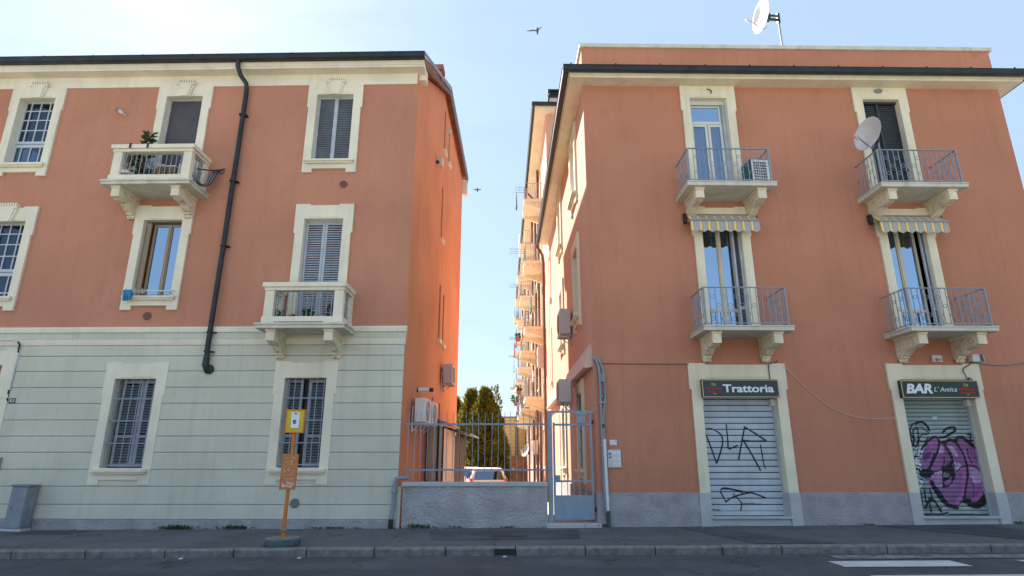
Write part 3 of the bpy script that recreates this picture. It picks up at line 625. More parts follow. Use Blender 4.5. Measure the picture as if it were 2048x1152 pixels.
# eaves all round: soffit, stepped fascia, gutter
def eaves(root, x0, x1, y0, y1, zs, o, m, gm, sides=('f', 'l', 'r'), rise=.15):
    c = MB(); a, b = x0-o, x1+o
    c.box(a, b, y0-o, y0+.02, zs, zs+.05); c.box(a, x0+.02, y0+.02, y1, zs, zs+.05)
    if 'r' in sides: c.box(x1-.02, b, y0+.02, y1, zs, zs+.05)
    c.box(a-.02, b+.02, y0-o-.02, y0+.018, zs+.05, zs+rise-.04); c.box(a-.02, x0+.018, y0+.018, y1, zs+.05, zs+rise-.041); 
    if 'r' in sides: c.box(x1-.018, b+.02, y0+.018, y1, zs+.05, zs+rise-.041)
    c.box(a-.04, b+.04, y0-o-.04, y0+.016, zs+rise-.04, zs+rise); c.box(a-.04, x0+.016, y0+.016, y1, zs+rise-.04, zs+rise-.001)
    if 'r' in sides: c.box(x1-.016, b+.04, y0+.016, y1, zs+rise-.04, zs+rise-.001)
    c.build('eaves', m, root)
    r = MB()                                       # sloping cover of the overhang
    zt = zs+rise
    r.add([(a-.03, y0-o-.03, zt+.002), (b+.03, y0-o-.03, zt+.002), (x1, y0, zt+.35), (x0, y0, zt+.35)], [(0, 1, 2, 3)]); r.add([(a-.03, y0-o-.03, zt+.002), (x0, y0, zt+.35), (x0, y1, zt+.35), (a-.03, y1, zt+.002)], [(0, 1, 2, 3)])
    if 'r' in sides: r.add([(b+.03, y0-o-.03, zt+.002), (x1, y0, zt+.35), (x1, y1, zt+.35), (b+.03, y1, zt+.002)], [(0, 1, 2, 3)])
    r.build('eaves_cover', 'flashing', root)
    g_ = MB(); sec = [(0, 0), (.03, -.035), (.10, -.045), (.135, -.01), (.145, .10), (.16, .115), (.14, .118), (.12, .0), (.03, .01)]
    g_.prism([(y0-o-.04-p_, zt-.03+q_) for p_, q_ in sec], a-.19, b+.19, 'x'); g_.prism([(a-.04-p_, zt-.031+q_) for p_, q_ in sec], y0-o-.04, y1, 'y')
    if 'r' in sides: g_.prism([(b+.04+p_, zt-.031+q_) for p_, q_ in sec], y0-o-.04, y1, 'y')
    u = a
    while u < b: g_.box(u, u+.02, y0-o-.205, y0-o-.06, zt+.08, zt+.10); g_.lathe([(.012, 0), (.02, .02), (.0, .035)], (u, y0-o-.2, zt+.09), (0, 0, 1), 6); u += 1.1
    u = y0
    while u < y1: g_.box(a-.205, a-.06, u, u+.02, zt+.08, zt+.10); u += 1.1
    g_.build('gutter', gm, root)
eaves(RB, X0, X1, 0, YD-.4, 10.40, .35, 'cream_right', 'dark_metal')
for a, b in ((X0-.02, 2.07), (4.14, 6.44), (8.46, X1+.02)): pl = MB(); pl.box(a, b, -.035, .02, -.4, .675); pl.build('plinth', 'plinth_stucco', RB, bevel=.008)
pl = MB(); pl.box(X0-.035, X0+.02, .0, YD, -.9, .67); pl.build('side_plinth', 'plinth_stucco', RB)
for c, a, b in doorsR:
    win, T = surround(RB, c, a, b, None, 'cream_right', False, head=.345, flush_top=b > 10, name='balcony_door')
    if b > 10 and c < 5:
        f = MB(T); f.box(-.46, .46, .10, .14, b-.10, b); f.build('roller_box', 'white_frame', win)
        f = MB(T); frame_rect(f, -.45, .36, a, b-.1, .16, .21, .05); f.box(-.40, .31, .155, .21, 9.42, 9.50); f.build('door_frame', 'white_frame', win)
        f = MB(T); frame_rect(f, -.45+.02, -.02, a, 9.40, .13, .16, .06); frame_rect(f, 0.0, .36, a, 9.40, .14, .17, .06); f.build('door_leaf', 'white_frame', win)
        for u0, u1 in ((-.37, -.08), (.06, .30)): pane(T, win, u0, u1, a, 9.34, .15, 'glass_clear')
        pane(T, win, -.40, .31, 9.50, b-.15, .18)
        cu = MB(T); n = 60
        for i in range(n):
            u0 = -.42+.76*i/n; u1 = -.42+.76*(i+1)/n; cu.quad((u0, .25+.02*math.sin(i*1.3), a), (u1, .25+.02*math.sin((i+1)*1.3), a), (u1, .25+.02*math.sin((i+1)*1.3), 9.42), (u0, .25+.02*math.sin(i*1.3), 9.42))
        cu.build('curtain', 'net_curtain', win); q = MB(T); q.box(.37, .46, .08, .2, a, b-.1); q.build('folded_shutter', 'grey_shutter', win)
    elif b > 10:
        f = MB(T); f.box(-.46, .46, .06, .12, b-.06, b); f.box(-.06, .0, .08, .115, a, b-.06); f.box(-.46, .46, .082, .112, 8.12, 8.2); f.build('shutter_frame', 'black_shutter', win)
        s = MB(T); z = a+.02
        while z < b-.08: s.box(-.46, .46, .118, .135, z, z+.036); z += .052
        s.build('slats', 'black_shutter', win, kind='stuff'); q = MB(T); q.box(-.46, .46, .14, .15, a, b); q.build('shutter_backing', 'plastic_black', win)
    else:
        w_glass(win, T, a, b-.02, 'beige_frame', -.02 if c < 5 else -.10, 4.62, -.46, .32, .17)
        if c < 5: shutter_leaf(.26, .455, a, b-.02, .05, win, T, 'grey_shutter', 'grey_shutter_dark', (4.62,), st=.045)
        else: shutter_leaf(.34, .455, a, b-.02, .03, win, T, 'grey_shutter', 'grey_shutter_dark', (4.62,), st=.03)
iron_balcony(RB, 2.09, 4.10, .94, 7.22, 8.17); iron_balcony(RB, 6.46, 8.44, .94, 7.22, 8.17)
iron_balcony(RB, 2.16, 4.06, .93, 3.92, 4.87); iron_balcony(RB, 6.52, 8.38, .93, 3.92, 4.87)
# windows on the alley side
for yc, a, b in aw:
    T0 = Matrix.Translation((X0, 0, 0)) @ MR
    win, T = surround(RB, -yc, a, b, T0, 'cream_right', True, head=.3)
    if a < 2: shutter_leaf(-.45, -.01, a, b, .13, win, T, 'grey_shutter', 'grey_shutter_dark'); shutter_leaf(.01, .45, a, b, .13, win, T, 'grey_shutter', 'grey_shutter_dark'); grille(win, T, a, b, 5)
    else: w_glass(win, T, a, b, 'brown_frame')
# shop doors: cream surround on stone feet, roller shutter slat by slat, graffiti
def shop(x0, x1, zb, zt, silver):
    f = MB(); ow = .255 if silver else .245
    for a, b in ((x0-.215, x0), (x1, x1+.215)): f.box(a, b, -.055, .26, .675, 3.04)
    for a, b in ((x0-ow, x0), (x1, x1+ow)): f.box(a, b, -.055, .26, 2.85, 3.03); 
    f.v.clear(); f.f.clear()
    for a, b in ((x0-.215, x0), (x1, x1+.215)): f.box(a, b, -.055, .26, .675, 2.80)
    for a, b in ((x0-ow, x0), (x1, x1+ow)): f.box(a, b, -.055, .26, 2.80, 3.02)
    f.box(x0-ow, x1+ow, -.055, .26, 3.02, 3.335); f.box(x0-ow, x0+.12, -.055, 0, 3.335, 3.365); f.box(x1-.12, x1+ow, -.055, 0, 3.335, 3.365); f.box(x0+.1, x1-.1, -.068, -.055, 3.06, 3.08)
    d = f.build('shop_doorway', 'cream_right', RB)
    b = MB(); b.box(x0-.235, x0, -.06, .26, -.4, .675); b.box(x1, x1+.235, -.06, .26, -.4, .675); b.box(x0, x1, -.02, .26, -.4, .165); b.build('door_plinth', 'coping_stone', d, bevel=.006)
    b = MB(); b.box(x0-.04, x1+.05, -.075, .15, .165, .205); b.build('threshold', 'coping_stone', d, bevel=.006)
    rs = MB(); rs.box(x0, x1, .224, .23, .2, 3.0); m = 'roller_silver' if silver else 'roller_green'
    rs = rs.build('roller_shutter', 'plastic_black', RB)
    pitch = .1285 if silver else .088; n = int((2.98-.30)/pitch)
    w = (x1-x0)/2-.02; k = MB()
    if silver: k.prism([(.222, .004), (.206, .004), (.202, .02), (.20, pitch*.5), (.202, pitch-.022), (.206, pitch-.016), (.222, pitch-.016)], -w, w, 'x')
    else: k.prism([(.222, .0)]+[(.212-.020*math.sin(math.pi*(.08+.84*i/6)), .004+(pitch-.016)*i/6) for i in range(7)]+[(.222, pitch-.012)], -w, w, 'x')
    me = k.mesh('slat', m)
    for i in range(n): link('slat', me, rs, ((x0+x1)/2+random.uniform(-.003, .003), random.uniform(-.001, .001), .30+i*pitch), smooth=not silver)
    q = MB(); q.box(x0+.015, x1-.015, .195, .222, .215, .295); q.build('bottom_bar', m, rs)
    for a in (x0, x1-.03): q = MB(); q.box(a, a+.03, .15, .24, .2, 3.0); q.build('guide_rail', 'coping_stone', rs)
    for a, b_ in ((x0+.0, x0+.07), (x1-.085, x1-.0)): q = MB(); q.box(a, b_, .08, .20, 2.46, 2.60); q.lathe([(.008, 0), (.006, .006)], ((a+b_)/2, .08, 2.49), (0, -1, 0), 8); q.build('lock_box', 'ac_white', rs, bevel=.004)
    return rs, pitch
sh1, p1 = shop(*shops[0], True); sh2, p2 = shop(*shops[1], False)
def smooth_path(pts, n=8, closed=False):
    P = [np.array(p, float) for p in pts]; m = len(P); out = []
    for i in range(m if closed else m-1):
        g_ = (lambda k: P[k % m]) if closed else (lambda k: P[min(max(k, 0), m-1)])
        a, b, c, d = g_(i-1), g_(i), g_(i+1), g_(i+2)
        for t in np.linspace(0, 1, n, endpoint=False):
            out.append(.5*((2*b)+(-a+c)*t+(2*a-5*b+4*c-d)*t*t+(-a+3*b-3*c+d)*t**3))
    if not closed: out.append(P[-1])
    return np.array(out)
class Spray:                                        # paint rasterised on the shutter at 7 mm, later coats over earlier ones
    def __init__(s, sh, x0, x1, z0, z1, conv):
        s.sh = sh; s.d = .007; s.xs = np.arange(x0+.03, x1-.03, s.d); s.zs = np.arange(z0, z1, s.d); s.c = np.zeros((len(s.zs), len(s.xs)), int); s.conv = conv
        s.X, s.Z = np.meshgrid(s.xs+s.d/2, s.zs+s.d/2)
    def stroke(s, pts, w, col, closed=False, straight=False):
        P = np.array([s.conv(*p) for p in pts]); P = P if straight else smooth_path(P, 8, closed)
        if closed and straight: P = np.vstack([P, P[:1]])
        if closed and not straight: P = np.vstack([P, P[:1]])
        n = len(P)
        for i in range(n-1):
            a, b = P[i], P[i+1]; ww = w if not isinstance(w, tuple) else w[0]+(w[1]-w[0])*i/max(1, n-2)
            lo = np.minimum(a, b)-ww; hi = np.maximum(a, b)+ww
            i0, i1 = np.searchsorted(s.xs, [lo[0], hi[0]]); j0, j1 = np.searchsorted(s.zs, [lo[1], hi[1]])
            if i1 <= i0 or j1 <= j0: continue
            X = s.X[j0:j1, i0:i1]; Z = s.Z[j0:j1, i0:i1]; d = b-a; L2 = max(d @ d, 1e-9)
            t = np.clip(((X-a[0])*d[0]+(Z-a[1])*d[1])/L2, 0, 1); D = np.hypot(X-a[0]-t*d[0], Z-a[1]-t*d[1])
            s.c[j0:j1, i0:i1][D < ww/2] = col
    def fill(s, pts, col, smooth=True):
        P = np.array([s.conv(*p) for p in pts]); P = smooth_path(P, 8, True) if smooth else P
        ins = np.zeros(s.X.shape, bool); n = len(P)
        for i in range(n):
            a, b = P[i], P[(i+1) % n]
            if abs(a[1]-b[1]) < 1e-9: continue
            cond = ((a[1] > s.Z) != (b[1] > s.Z)) & (s.X < (b[0]-a[0])*(s.Z-a[1])/(b[1]-a[1])+a[0]); ins ^= cond
        s.c[ins] = col
    def emit(s, mats, prof):
        for k, m in mats.items():
            mb = MB()
            for j, z in enumerate(s.zs):
                row = s.c[j] == k
                if not row.any(): continue
                e = np.flatnonzero(np.diff(np.concatenate(([0], row.astype(int), [0])))); y0, y1 = prof(z), prof(z+s.d)
                for a, b in zip(e[::2], e[1::2]):
                    xa = s.xs[a]; xb = s.xs[b-1]+s.d; mb.quad((xa, y0, z), (xb, y0, z), (xb, y1, z+s.d), (xa, y1, z+s.d))
            if mb.f: mb.build('graffiti', m, s.sh, kind='stuff')
def profD(z):
    f = ((z-.30) % p1); return .197 if .012 < f < p1-.022 else .2035
def profE(z):
    if z < .30: return .192
    t = ((z-.30) % p2-.004)/(p2-.016); t = min(max(t, 0), 1); return .2095-.020*math.sin(math.pi*(.08+.84*t))
g1 = Spray(sh1, 2.29, 3.92, .22, 2.4, lambda x, y: RF.p(1340+x/2.88, 700+y/2.88, .2))
B = 1
g1.stroke([(200, 458), (240, 455), (290, 485), (303, 530), (290, 590), (270, 650)], .032, B); g1.stroke([(195, 462), (230, 545), (268, 652)], .03, B)
g1.stroke([(324, 430), (331, 500), (335, 565)], .03, B); g1.stroke([(335, 565), (345, 570), (388, 550)], .03, B, straight=True)
g1.stroke([(430, 442), (415, 520), (396, 628)], .032, B); g1.stroke([(430, 445), (490, 480), (552, 522)], .036, B, straight=True); g1.stroke([(552, 525), (480, 525), (420, 520)], .028, B)
g1.stroke([(422, 520), (470, 600), (520, 692)], .034, B); g1.stroke([(520, 547), (530, 600), (540, 655), (550, 682)], .024, B)
g1.stroke([(292, 805), (320, 795), (420, 815), (480, 825), (550, 852)], .030, B); g1.stroke([(290, 815), (322, 875)], .028, B, straight=True); g1.stroke([(322, 873), (370, 845), (440, 825), (465, 822)], .03, B)
g1.stroke([(385, 848), (412, 885), (408, 920), (412, 958)], .026, B); g1.stroke([(300, 800), (360, 805), (430, 828)], .018, B); g1.stroke([(240, 918), (290, 922)], .016, B); g1.stroke([(410, 884), (520, 886)], .012, B)
g1.stroke([(470, 944), (600, 948), (675, 952)], .022, B); g1.stroke([(366, 830), (370, 834)], .03, B)
g1.emit({1: 'spray_black'}, profD)
g2 = Spray(sh2, 6.665, 8.245, .22, 2.4, lambda x, y: RF.p(1780+x/4.8, 820+y/4.8, .2))
BK, PU, PK, LI, PL_, WH = 1, 2, 3, 4, 5, 6
g2.fill([(185, 380), (290, 350), (330, 330), (330, 640), (290, 760), (265, 790), (215, 500)], WH, False)
random.seed(3)
for i in range(26): x = 205+random.uniform(0, 85); y = 380+i*15; g2.stroke([(x, y), (x+random.uniform(-25, 30), y+random.uniform(-16, 20)), (x+random.uniform(5, 40), y+random.uniform(-10, 26))], .022, BK)
g2.fill([(340, 320), (420, 262), (470, 265), (480, 300), (530, 290), (580, 285), (640, 270), (690, 262), (760, 300), (840, 385), (865, 480), (910, 600), (945, 700), (950, 800), (900, 890), (800, 935), (730, 900), (690, 890), (640, 925), (560, 925), (470, 810), (420, 720), (395, 640), (300, 600), (300, 460)], BK, False)
g2.fill([(350, 330), (425, 270), (455, 275), (458, 330), (430, 420), (390, 520), (340, 565), (300, 540), (305, 430)], PU)
g2.fill([(340, 420), (390, 400), (385, 450), (330, 490), (315, 450)], PL_); g2.fill([(360, 320), (430, 275), (450, 290), (445, 340), (390, 350)], PK)
g2.fill([(460, 330), (500, 325), (535, 370), (560, 430), (585, 480), (545, 530), (480, 570), (420, 590), (380, 565), (395, 500), (430, 430)], PU)
g2.fill([(465, 350), (500, 345), (520, 400), (480, 420), (445, 410)], LI)
g2.fill([(535, 330), (580, 300), (620, 320), (660, 360), (700, 430), (720, 520), (730, 600), (730, 700), (710, 800), (680, 880), (620, 920), (560, 890), (500, 810), (460, 740), (520, 745), (580, 720), (620, 640), (600, 590), (612, 540), (590, 450), (545, 380)], PU)
g2.fill([(545, 350), (590, 345), (630, 390), (650, 440), (620, 450), (580, 390)], LI); g2.fill([(600, 500), (650, 500), (690, 560), (640, 590), (610, 580)], LI); g2.fill([(690, 560), (728, 560), (725, 720), (700, 830), (660, 900), (620, 915), (640, 860), (690, 760)], PK)
g2.fill([(645, 300), (680, 275), (730, 310), (790, 360), (845, 400), (870, 470), (890, 560), (915, 650), (912, 730), (880, 820), (830, 880), (780, 880), (770, 850), (720, 830), (735, 740), (745, 600), (735, 500), (700, 410)], PU)
g2.fill([(690, 390), (740, 390), (790, 470), (860, 520), (870, 570), (790, 545), (720, 480)], PK); g2.fill([(880, 700), (912, 690), (900, 790), (840, 870), (785, 880), (800, 840), (860, 790)], PK); g2.fill([(760, 560), (830, 570), (880, 640), (860, 700), (790, 690)], LI)
g2.fill([(275, 570), (330, 600), (400, 615), (450, 590), (440, 620), (400, 650), (340, 655), (290, 635)], BK)
g2.fill([(405, 625), (490, 570), (505, 720), (440, 735), (400, 680)], LI); [g2.stroke([(415+i*14, 615-i*5), (425+i*13, 735-i*2)], .008, PL_) for i in range(6)]; [g2.stroke([(405, 640+i*16), (500, 625+i*16)], .008, PL_) for i in range(6)]
g2.fill([(500, 570), (545, 550), (620, 600), (620, 660), (560, 720), (510, 740)], BK); g2.fill([(515, 695), (560, 670), (590, 640), (580, 700), (545, 720)], PK)
for i in range(5): g2.stroke([(520+i*12, 600+i*4), (512+i*14, 640)], .008, WH)
g2.fill([(350, 660), (385, 660), (405, 745), (395, 750)], PK)
for p_, w_ in (([(300, 380), (340, 320), (410, 262), (455, 268), (470, 320), (455, 400), (400, 520), (375, 575)], .045), ([(375, 575), (385, 520), (425, 420)], .03), ([(380, 585), (450, 590), (510, 540), (520, 450)], .026), ([(520, 330), (560, 285), (610, 295), (660, 350)], .05),
               ([(470, 310), (520, 330), (580, 420), (605, 500), (615, 590)], .035), ([(620, 300), (650, 265), (700, 262)], .06), ([(620, 300), (690, 400), (730, 500), (745, 620), (730, 720), (712, 850)], .042), ([(700, 262), (770, 310), (850, 390)], .035), ([(740, 375), (750, 440), (785, 505)], .03),
               ([(635, 595), (680, 555), (740, 530), (810, 540), (870, 580)], .025), ([(780, 655), (800, 740), (800, 830)], .016), ([(850, 390), (865, 480), (900, 590), (950, 680)], .075), ([(950, 680), (955, 780), (920, 870), (840, 925), (760, 905), (715, 850)], .085),
               ([(400, 690), (430, 760), (490, 850), (560, 915), (640, 935)], .085), ([(575, 480), (545, 530), (620, 600)], .014), ([(610, 420), (640, 500), (630, 560)], .014),
               ([(505, 215), (540, 180), (600, 165), (628, 185), (600, 215), (520, 260), (480, 262)], .045), ([(215, 130), (190, 200), (210, 310), (250, 350), (270, 250), (255, 170), (220, 200), (235, 290)], .03), ([(240, 130), (300, 115), (350, 150), (375, 195)], .05), ([(165, 240), (175, 310), (225, 340), (215, 250), (165, 235)], .028),
               ([(260, 170), (310, 170), (370, 225), (300, 240), (280, 290), (330, 300), (370, 260)], .022), ([(280, 290), (255, 420), (215, 460)], .018), ([(740, 235), (775, 240), (760, 300), (740, 300), (800, 290)], .028), ([(800, 245), (860, 240)], .022), ([(805, 245), (800, 285), (850, 280), (850, 315), (805, 315)], .024), ([(330, 760), (345, 880), (400, 860), (380, 760)], .035), ([(335, 940), (400, 850), (490, 975)], .045), ([(370, 840), (395, 980)], .03), ([(330, 940), (500, 940)], .02), ([(300, 800), (315, 990)], .03), ([(310, 1000), (480, 1000), (550, 985)], .035), ([(560, 1000), (740, 1000), (1000, 1005)], .02), ([(600, 920), (640, 945)], .03), ([(870, 420), (890, 450)], .03)):
    g2.stroke(p_, w_, BK)
g2.fill([(405, 62), (450, 62), (455, 90), (405, 90)], WH, False)
g2.emit({1: 'spray_black', 2: 'spray_purple', 3: 'spray_pink', 4: 'spray_lilac', 5: 'spray_plum', 6: 'spray_white'}, lambda z: profE(z)-.002)
# shop signs
def sign(x0, x1, z0, z1, label, dark):
    r = thing('shop_sign', label, 'sign', RF.w(x0, -.16, z0), RF.a); w, h = x1-x0, z1-z0
    b = MB(); b.box(0, w, .0, .10, 0, h); b.build('sign_box', 'plastic_black', r)
    f = MB(); frame_rect(f, 0, w, 0, h, -.012, -.001, .018); f.build('sign_frame', 'sign_gold', r)
    p = MB(); p.box(.018, w-.018, -.005, -.001, .018, h-.018); p.build('sign_face', dark, r)
    return r, w, h
def letters(r, body, size, m, x, z, **k): return link('lettering', text_mesh(body, size, m, **k), r, (x, -.008, z))
def crest(r, x, z, red, m):                          # small gilt emblem over two red lines and a tricolour dash
    e = MB()
    for i in range(3): e.tube([(x+.008+i*.022, -.007, z+.262), (x+.002+i*.022, -.007, z+.285), (x+.012+i*.022, -.007, z+.315-.006*i)], .005, 5)
    e.lathe([(.0, .004), (.022, .002), (.024, 0)], (x+.085, -.006, z+.276), (0, -1, 0), 12, False); e.lathe([(.0, .004), (.018, .002), (.02, 0)], (x+.038, -.006, z+.29), (0, -1, 0), 10, False); e.box(x-.01, x+.11, -.008, -.005, z+.246, z+.254); e.build('emblem', m, r)
    letters(r, 'CAFFÈ MILANI', .07, red, x-.11, z+.155, width=.33, offset=.0015); letters(r, "l'Aroma Italiano", .06, red, x-.10, z+.095, width=.33, shear=.35, offset=.001)
    for i, mm in enumerate(('flag_green', 'letter_white', 'letter_red')): t = MB(); t.box(x+.03+i*.028, x+.058+i*.028, -.008, -.005, z+.07, z+.08); t.build('tricolour_dash', mm, r)
r, w, h = sign(2.27, 3.925, 2.615, 2.995, 'dark signboard reading Trattoria above the silver shutter', 'sign_dark')
letters(r, 'Trattoria', .23, 'letter_white', .445, .105, offset=.006, width=1.10); crest(r, .19, .0, 'letter_red', 'letter_gold')
r, w, h = sign(6.60, 8.285, 2.61, 2.985, 'dark green signboard reading BAR above the graffitied shutter', 'sign_dark_green')
letters(r, 'BAR', .27, 'letter_white', .09, .095, offset=.012, shear=.22, width=.58); letters(r, "L' Antica", .14, 'letter_white', .70, .135, shear=.3, width=.50); crest(r, 1.36, .0, 'letter_red_bright', 'letter_gold')
# awnings over the middle windows
def awning(x0, label):
    r = thing('awning', label, 'awning', RF.w(x0, 0, 6.36), RF.a); w = 1.6; n = 96
    f = MB()
    f.quad((0, -.10, .50), (w, -.10, .50), (w, -.34, .26), (0, -.34, .26))
    for i in range(n):
        u0, u1 = w*i/n, w*(i+1)/n; z0 = .022*math.cos(u0/w*2*math.pi*8); z1 = .022*math.cos(u1/w*2*math.pi*8)
        yw = lambda u: -.345-.008*math.sin(u*9)
        f.quad((u0, -.34, .258), (u1, -.34, .258), (u1, yw(u1), z1), (u0, yw(u0), z0))
    o = f.build('fabric', 'awning_cloth', r); b = MB(); b.box(-.01, w+.01, -.37, -.335, .25, .28); b.build('front_bar', 'steel', r); b = MB(); b.tube([(0, -.09, .47), (w, -.09, .47)], .05, 12); b.build('roller', 'steel', r)
    for u in (-.06, w+.005):
        b = MB(); b.prism([(.0, .54), (-.10, .54), (-.15, .42), (-.13, .30), (-.06, .28), (0, .38)], u, u+.05, 'x'); b.build('bracket', 'dark_metal', r)
    for u0, u1 in ((.1, .75), (w-.1, w-.75)): b = MB(); b.tube([(u0, -.1, .36), (u1, -.22, .30), (u0+.05*(1 if u0 < u1 else -1), -.33, .265)], .012, 6); b.build('folding_arm', 'steel', r)
awning(2.27, 'yellow and grey striped awning over the window above the Trattoria sign'); awning(6.67, 'yellow and grey striped awning over the window above the BAR sign')

# ------------------------------------------------------------------ wall, fence and gate between the houses
x0, x1 = -4.10, -1.09; 
bw = thing('boundary_wall', 'low grey roughcast wall with smooth coping between the two houses', 'wall', RF.w(0, 0, 0), RF.a)
q = MB(); q.box(x0+.03, x1, -.02, .26, -.4, .80); q.build('wall_body', 'wall_roughcast', bw); q = MB(); q.box(x0, x1+.01, -.055, .30, .80, .885); q.build('coping', 'coping_stone', bw, bevel=.012)
fc = thing('iron_fence', 'blue grey iron bar fence standing on the low boundary wall', 'fence', RF.w(0, 0, .885), RF.a)
for z in (.24, 1.18): q = MB(); q.box(x0+.02, x1+.02, .095, .135, z-.018, z+.018); q.build('rail', 'gate_blue', fc)
nb = 22; k = MB(); k.box(-.0065, .0065, -.0065, .0065, 0, 1.38); k.lathe([(.008, 1.38), (.0, 1.42)], (0, 0, 0), (0, 0, 1), 4, False); me = k.mesh('bar', 'iron_grey')
for i in range(nb): link('bar', me, fc, (x0+.08+(x1-x0-.16)*i/(nb-1)+random.uniform(-.006, .006), .085, random.uniform(.02, .05)), (random.uniform(-.006, .006), random.uniform(-.008, .008), 0))
gt = thing('iron_gate', 'blue grey iron pedestrian gate with solid lower panel', 'gate', RF.w(-1.06, .05, 0), RF.a)
q = MB(); q.box(0, .095, -.05, .05, .05, 2.345); q.build('gate_post', 'gate_blue', gt, bevel=.004); q = MB(); q.box(.095, 1.0, -.02, .02, 2.30, 2.345); q.build('top_bar', 'gate_blue', gt)
q = MB(); q.box(.11, .155, -.02, .02, .15, 2.10); q.box(.905, .945, -.02, .02, .15, 2.28); q.box(.155, .905, -.021, .021, 2.03, 2.075); q.box(.155, .905, -.021, .021, .88, .92); q.build('leaf_frame', 'gate_blue', gt, bevel=.003)
q = MB(); q.box(.11, .945, -.015, .015, .15, .62); q.build('lower_panel', 'gate_blue', gt)
for i in range(5): q = MB(); u = .155+.75*(i+.9)/5.8; q.box(u-.007, u+.007, -.007, .007, .62, 2.26); q.build('bar', 'iron_grey', gt)
q = MB(); q.box(.155, .25, -.035, .035, .90, 1.02); q.lathe([(.012, 0), (.012, .02)], (.2, -.035, .96), (0, -1, 0), 10); q.build('lock', 'gate_blue', gt); q = MB(); q.box(.64, .78, -.05, .03, 2.08, 2.25); q.box(.60, .82, -.06, .035, 2.25, 2.30); q.build('closer_box', 'gate_blue', gt)
for z in (.3, 2.06): q = MB(); q.lathe([(.022, 0), (.022, .09)], (.965, -.02, z), (0, 0, 1), 8); q.build('hinge', 'dark_metal', gt)
q = MB(); q.box(-1.12, .0, -.12, .28, -.15, .085); tag(q.build('doorstep', 'coping_stone', None, RF.w(0, 0, 0), RF.a, bevel=.012), 'worn grey stone step under the iron gate', 'step')

# ------------------------------------------------------------------ outdoor units, dishes, lamps and other fittings
def ac_unit(label, loc, rz, w=.80, h=.56, d=.28, m='ac_white', bracket=True, grid=False, group=None, gm='ac_dark', side_m=None):
    """front faces local -y, back against the wall at y = 0"""
    r = thing('air_conditioner', label, 'air conditioner', loc, rz, group)
    b = MB(); b.box(-w/2, w/2, -d-.08, -.08, 0, h); b.build('casing', side_m or m, r, bevel=.012)
    cx = -.1*w; rr = min(h*.42, w*.3); f = MB(); y = -d-.083
    if grid:
        f.box(-w/2+.01, w/2-.01, y-.004, y+.002, .02, h-.02); f.build('front_panel', m, r)
        nx, nz = 6, 7; g_ = MB()
        for i in range(nx):
            for j in range(nz): g_.box(-w*.36+i*w*.12, -w*.36+i*w*.12+w*.085, y-.008, y-.005, h*.1+j*h*.115, h*.1+j*h*.115+h*.08)
        g_.build('grille', gm, r)
    else:
        f.lathe([(0, .004), (rr, .004), (rr, 0)], (cx, y, h/2), (0, -1, 0), 24, False); f.build('fan_opening', gm, r)
        g_ = MB()
        for k in (.3, .55, .8, 1.): g_.tube([(cx+rr*k*math.cos(a*math.pi/12), y-.012, h/2+rr*k*math.sin(a*math.pi/12)) for a in range(24)], .004, 4, True)
        for a in range(8): g_.tube([(cx, y-.012, h/2), (cx+rr*math.cos(a*math.pi/4), y-.012, h/2+rr*math.sin(a*math.pi/4))], .004, 4)
        g_.build('fan_guard', m, r)
        bl = MB()
        for a in range(3):
            an = a*2.094; bl.add([(cx, y-.006, h/2), (cx+rr*.8*math.cos(an), y-.004, h/2+rr*.8*math.sin(an)), (cx+rr*.8*math.cos(an+.7), y-.009, h/2+rr*.8*math.sin(an+.7))], [(0, 1, 2)])
        bl.build('fan_blades', 'ac_grey', r)
    s = MB()
    e_ = -w/2-.004 if rz == AR else w/2
    for u in range(6): s.box(e_, e_+.004, -d*.85-.06, -.13, h*.2+u*h*.1, h*.2+u*h*.1+h*.05)
    s.build('side_louvre', 'ac_dark' if m != 'ac_white' else 'plastic_black', r)
    if bracket:
        for u in (-w*.32, w*.32):
            k = MB(); k.box(u-.018, u+.018, -d-.1, .0, -.035, 0); k.box(u-.018, u+.018, -.035, .0, -.03, .38); k.tube([(u, -.02, -.2), (u, -d*.8, -.03)], .012, 6); k.box(u-.018, u+.018, -.03, 0, -.22, -.035); k.build('bracket', m, r)
    else:
        for u in (-w*.32, w*.32): k = MB(); k.box(u-.03, u+.03, -d-.06, -.1, -.035, 0); k.build('foot', 'plastic_black', r)
    return r
AL = LF.a+math.pi/2; AR = RF.a-math.pi/2            # unit fronts turned to face the alley
ac_unit('white air conditioner nearest the street on the orange lit alley wall', LF.w(.02, 1.35, 2.16), AL, .8, .55, .26)
ac_unit('white air conditioner second along the orange lit alley wall, behind the nearest', LF.w(.02, 2.45, 2.18), AL, .8, .55, .26)
ac_unit('beige air conditioner high on the orange lit alley wall above two white ones', LF.w(.02, 6.0, 3.62), AL, .8, .6, .28, 'ac_grey', grid=True)
ac_unit('brown grey air conditioner bracketed between windows on the sunlit right alley wall', RF.w(X0, 3.75, 4.72), AR, .85, .72, .3, 'ac_grey')
ac_unit('brown grey air conditioner on the right alley wall above the iron gate', RF.w(X0-.17, 2.55, 2.72), AR, .8, .58, .3, 'ac_grey')
ac_unit('teal and white air conditioner standing on the upper left iron balcony', RF.w(3.78, -.28, 7.36), RF.a+.12, .44, .60, .42, 'ac_white', False, True, side_m='ac_green')
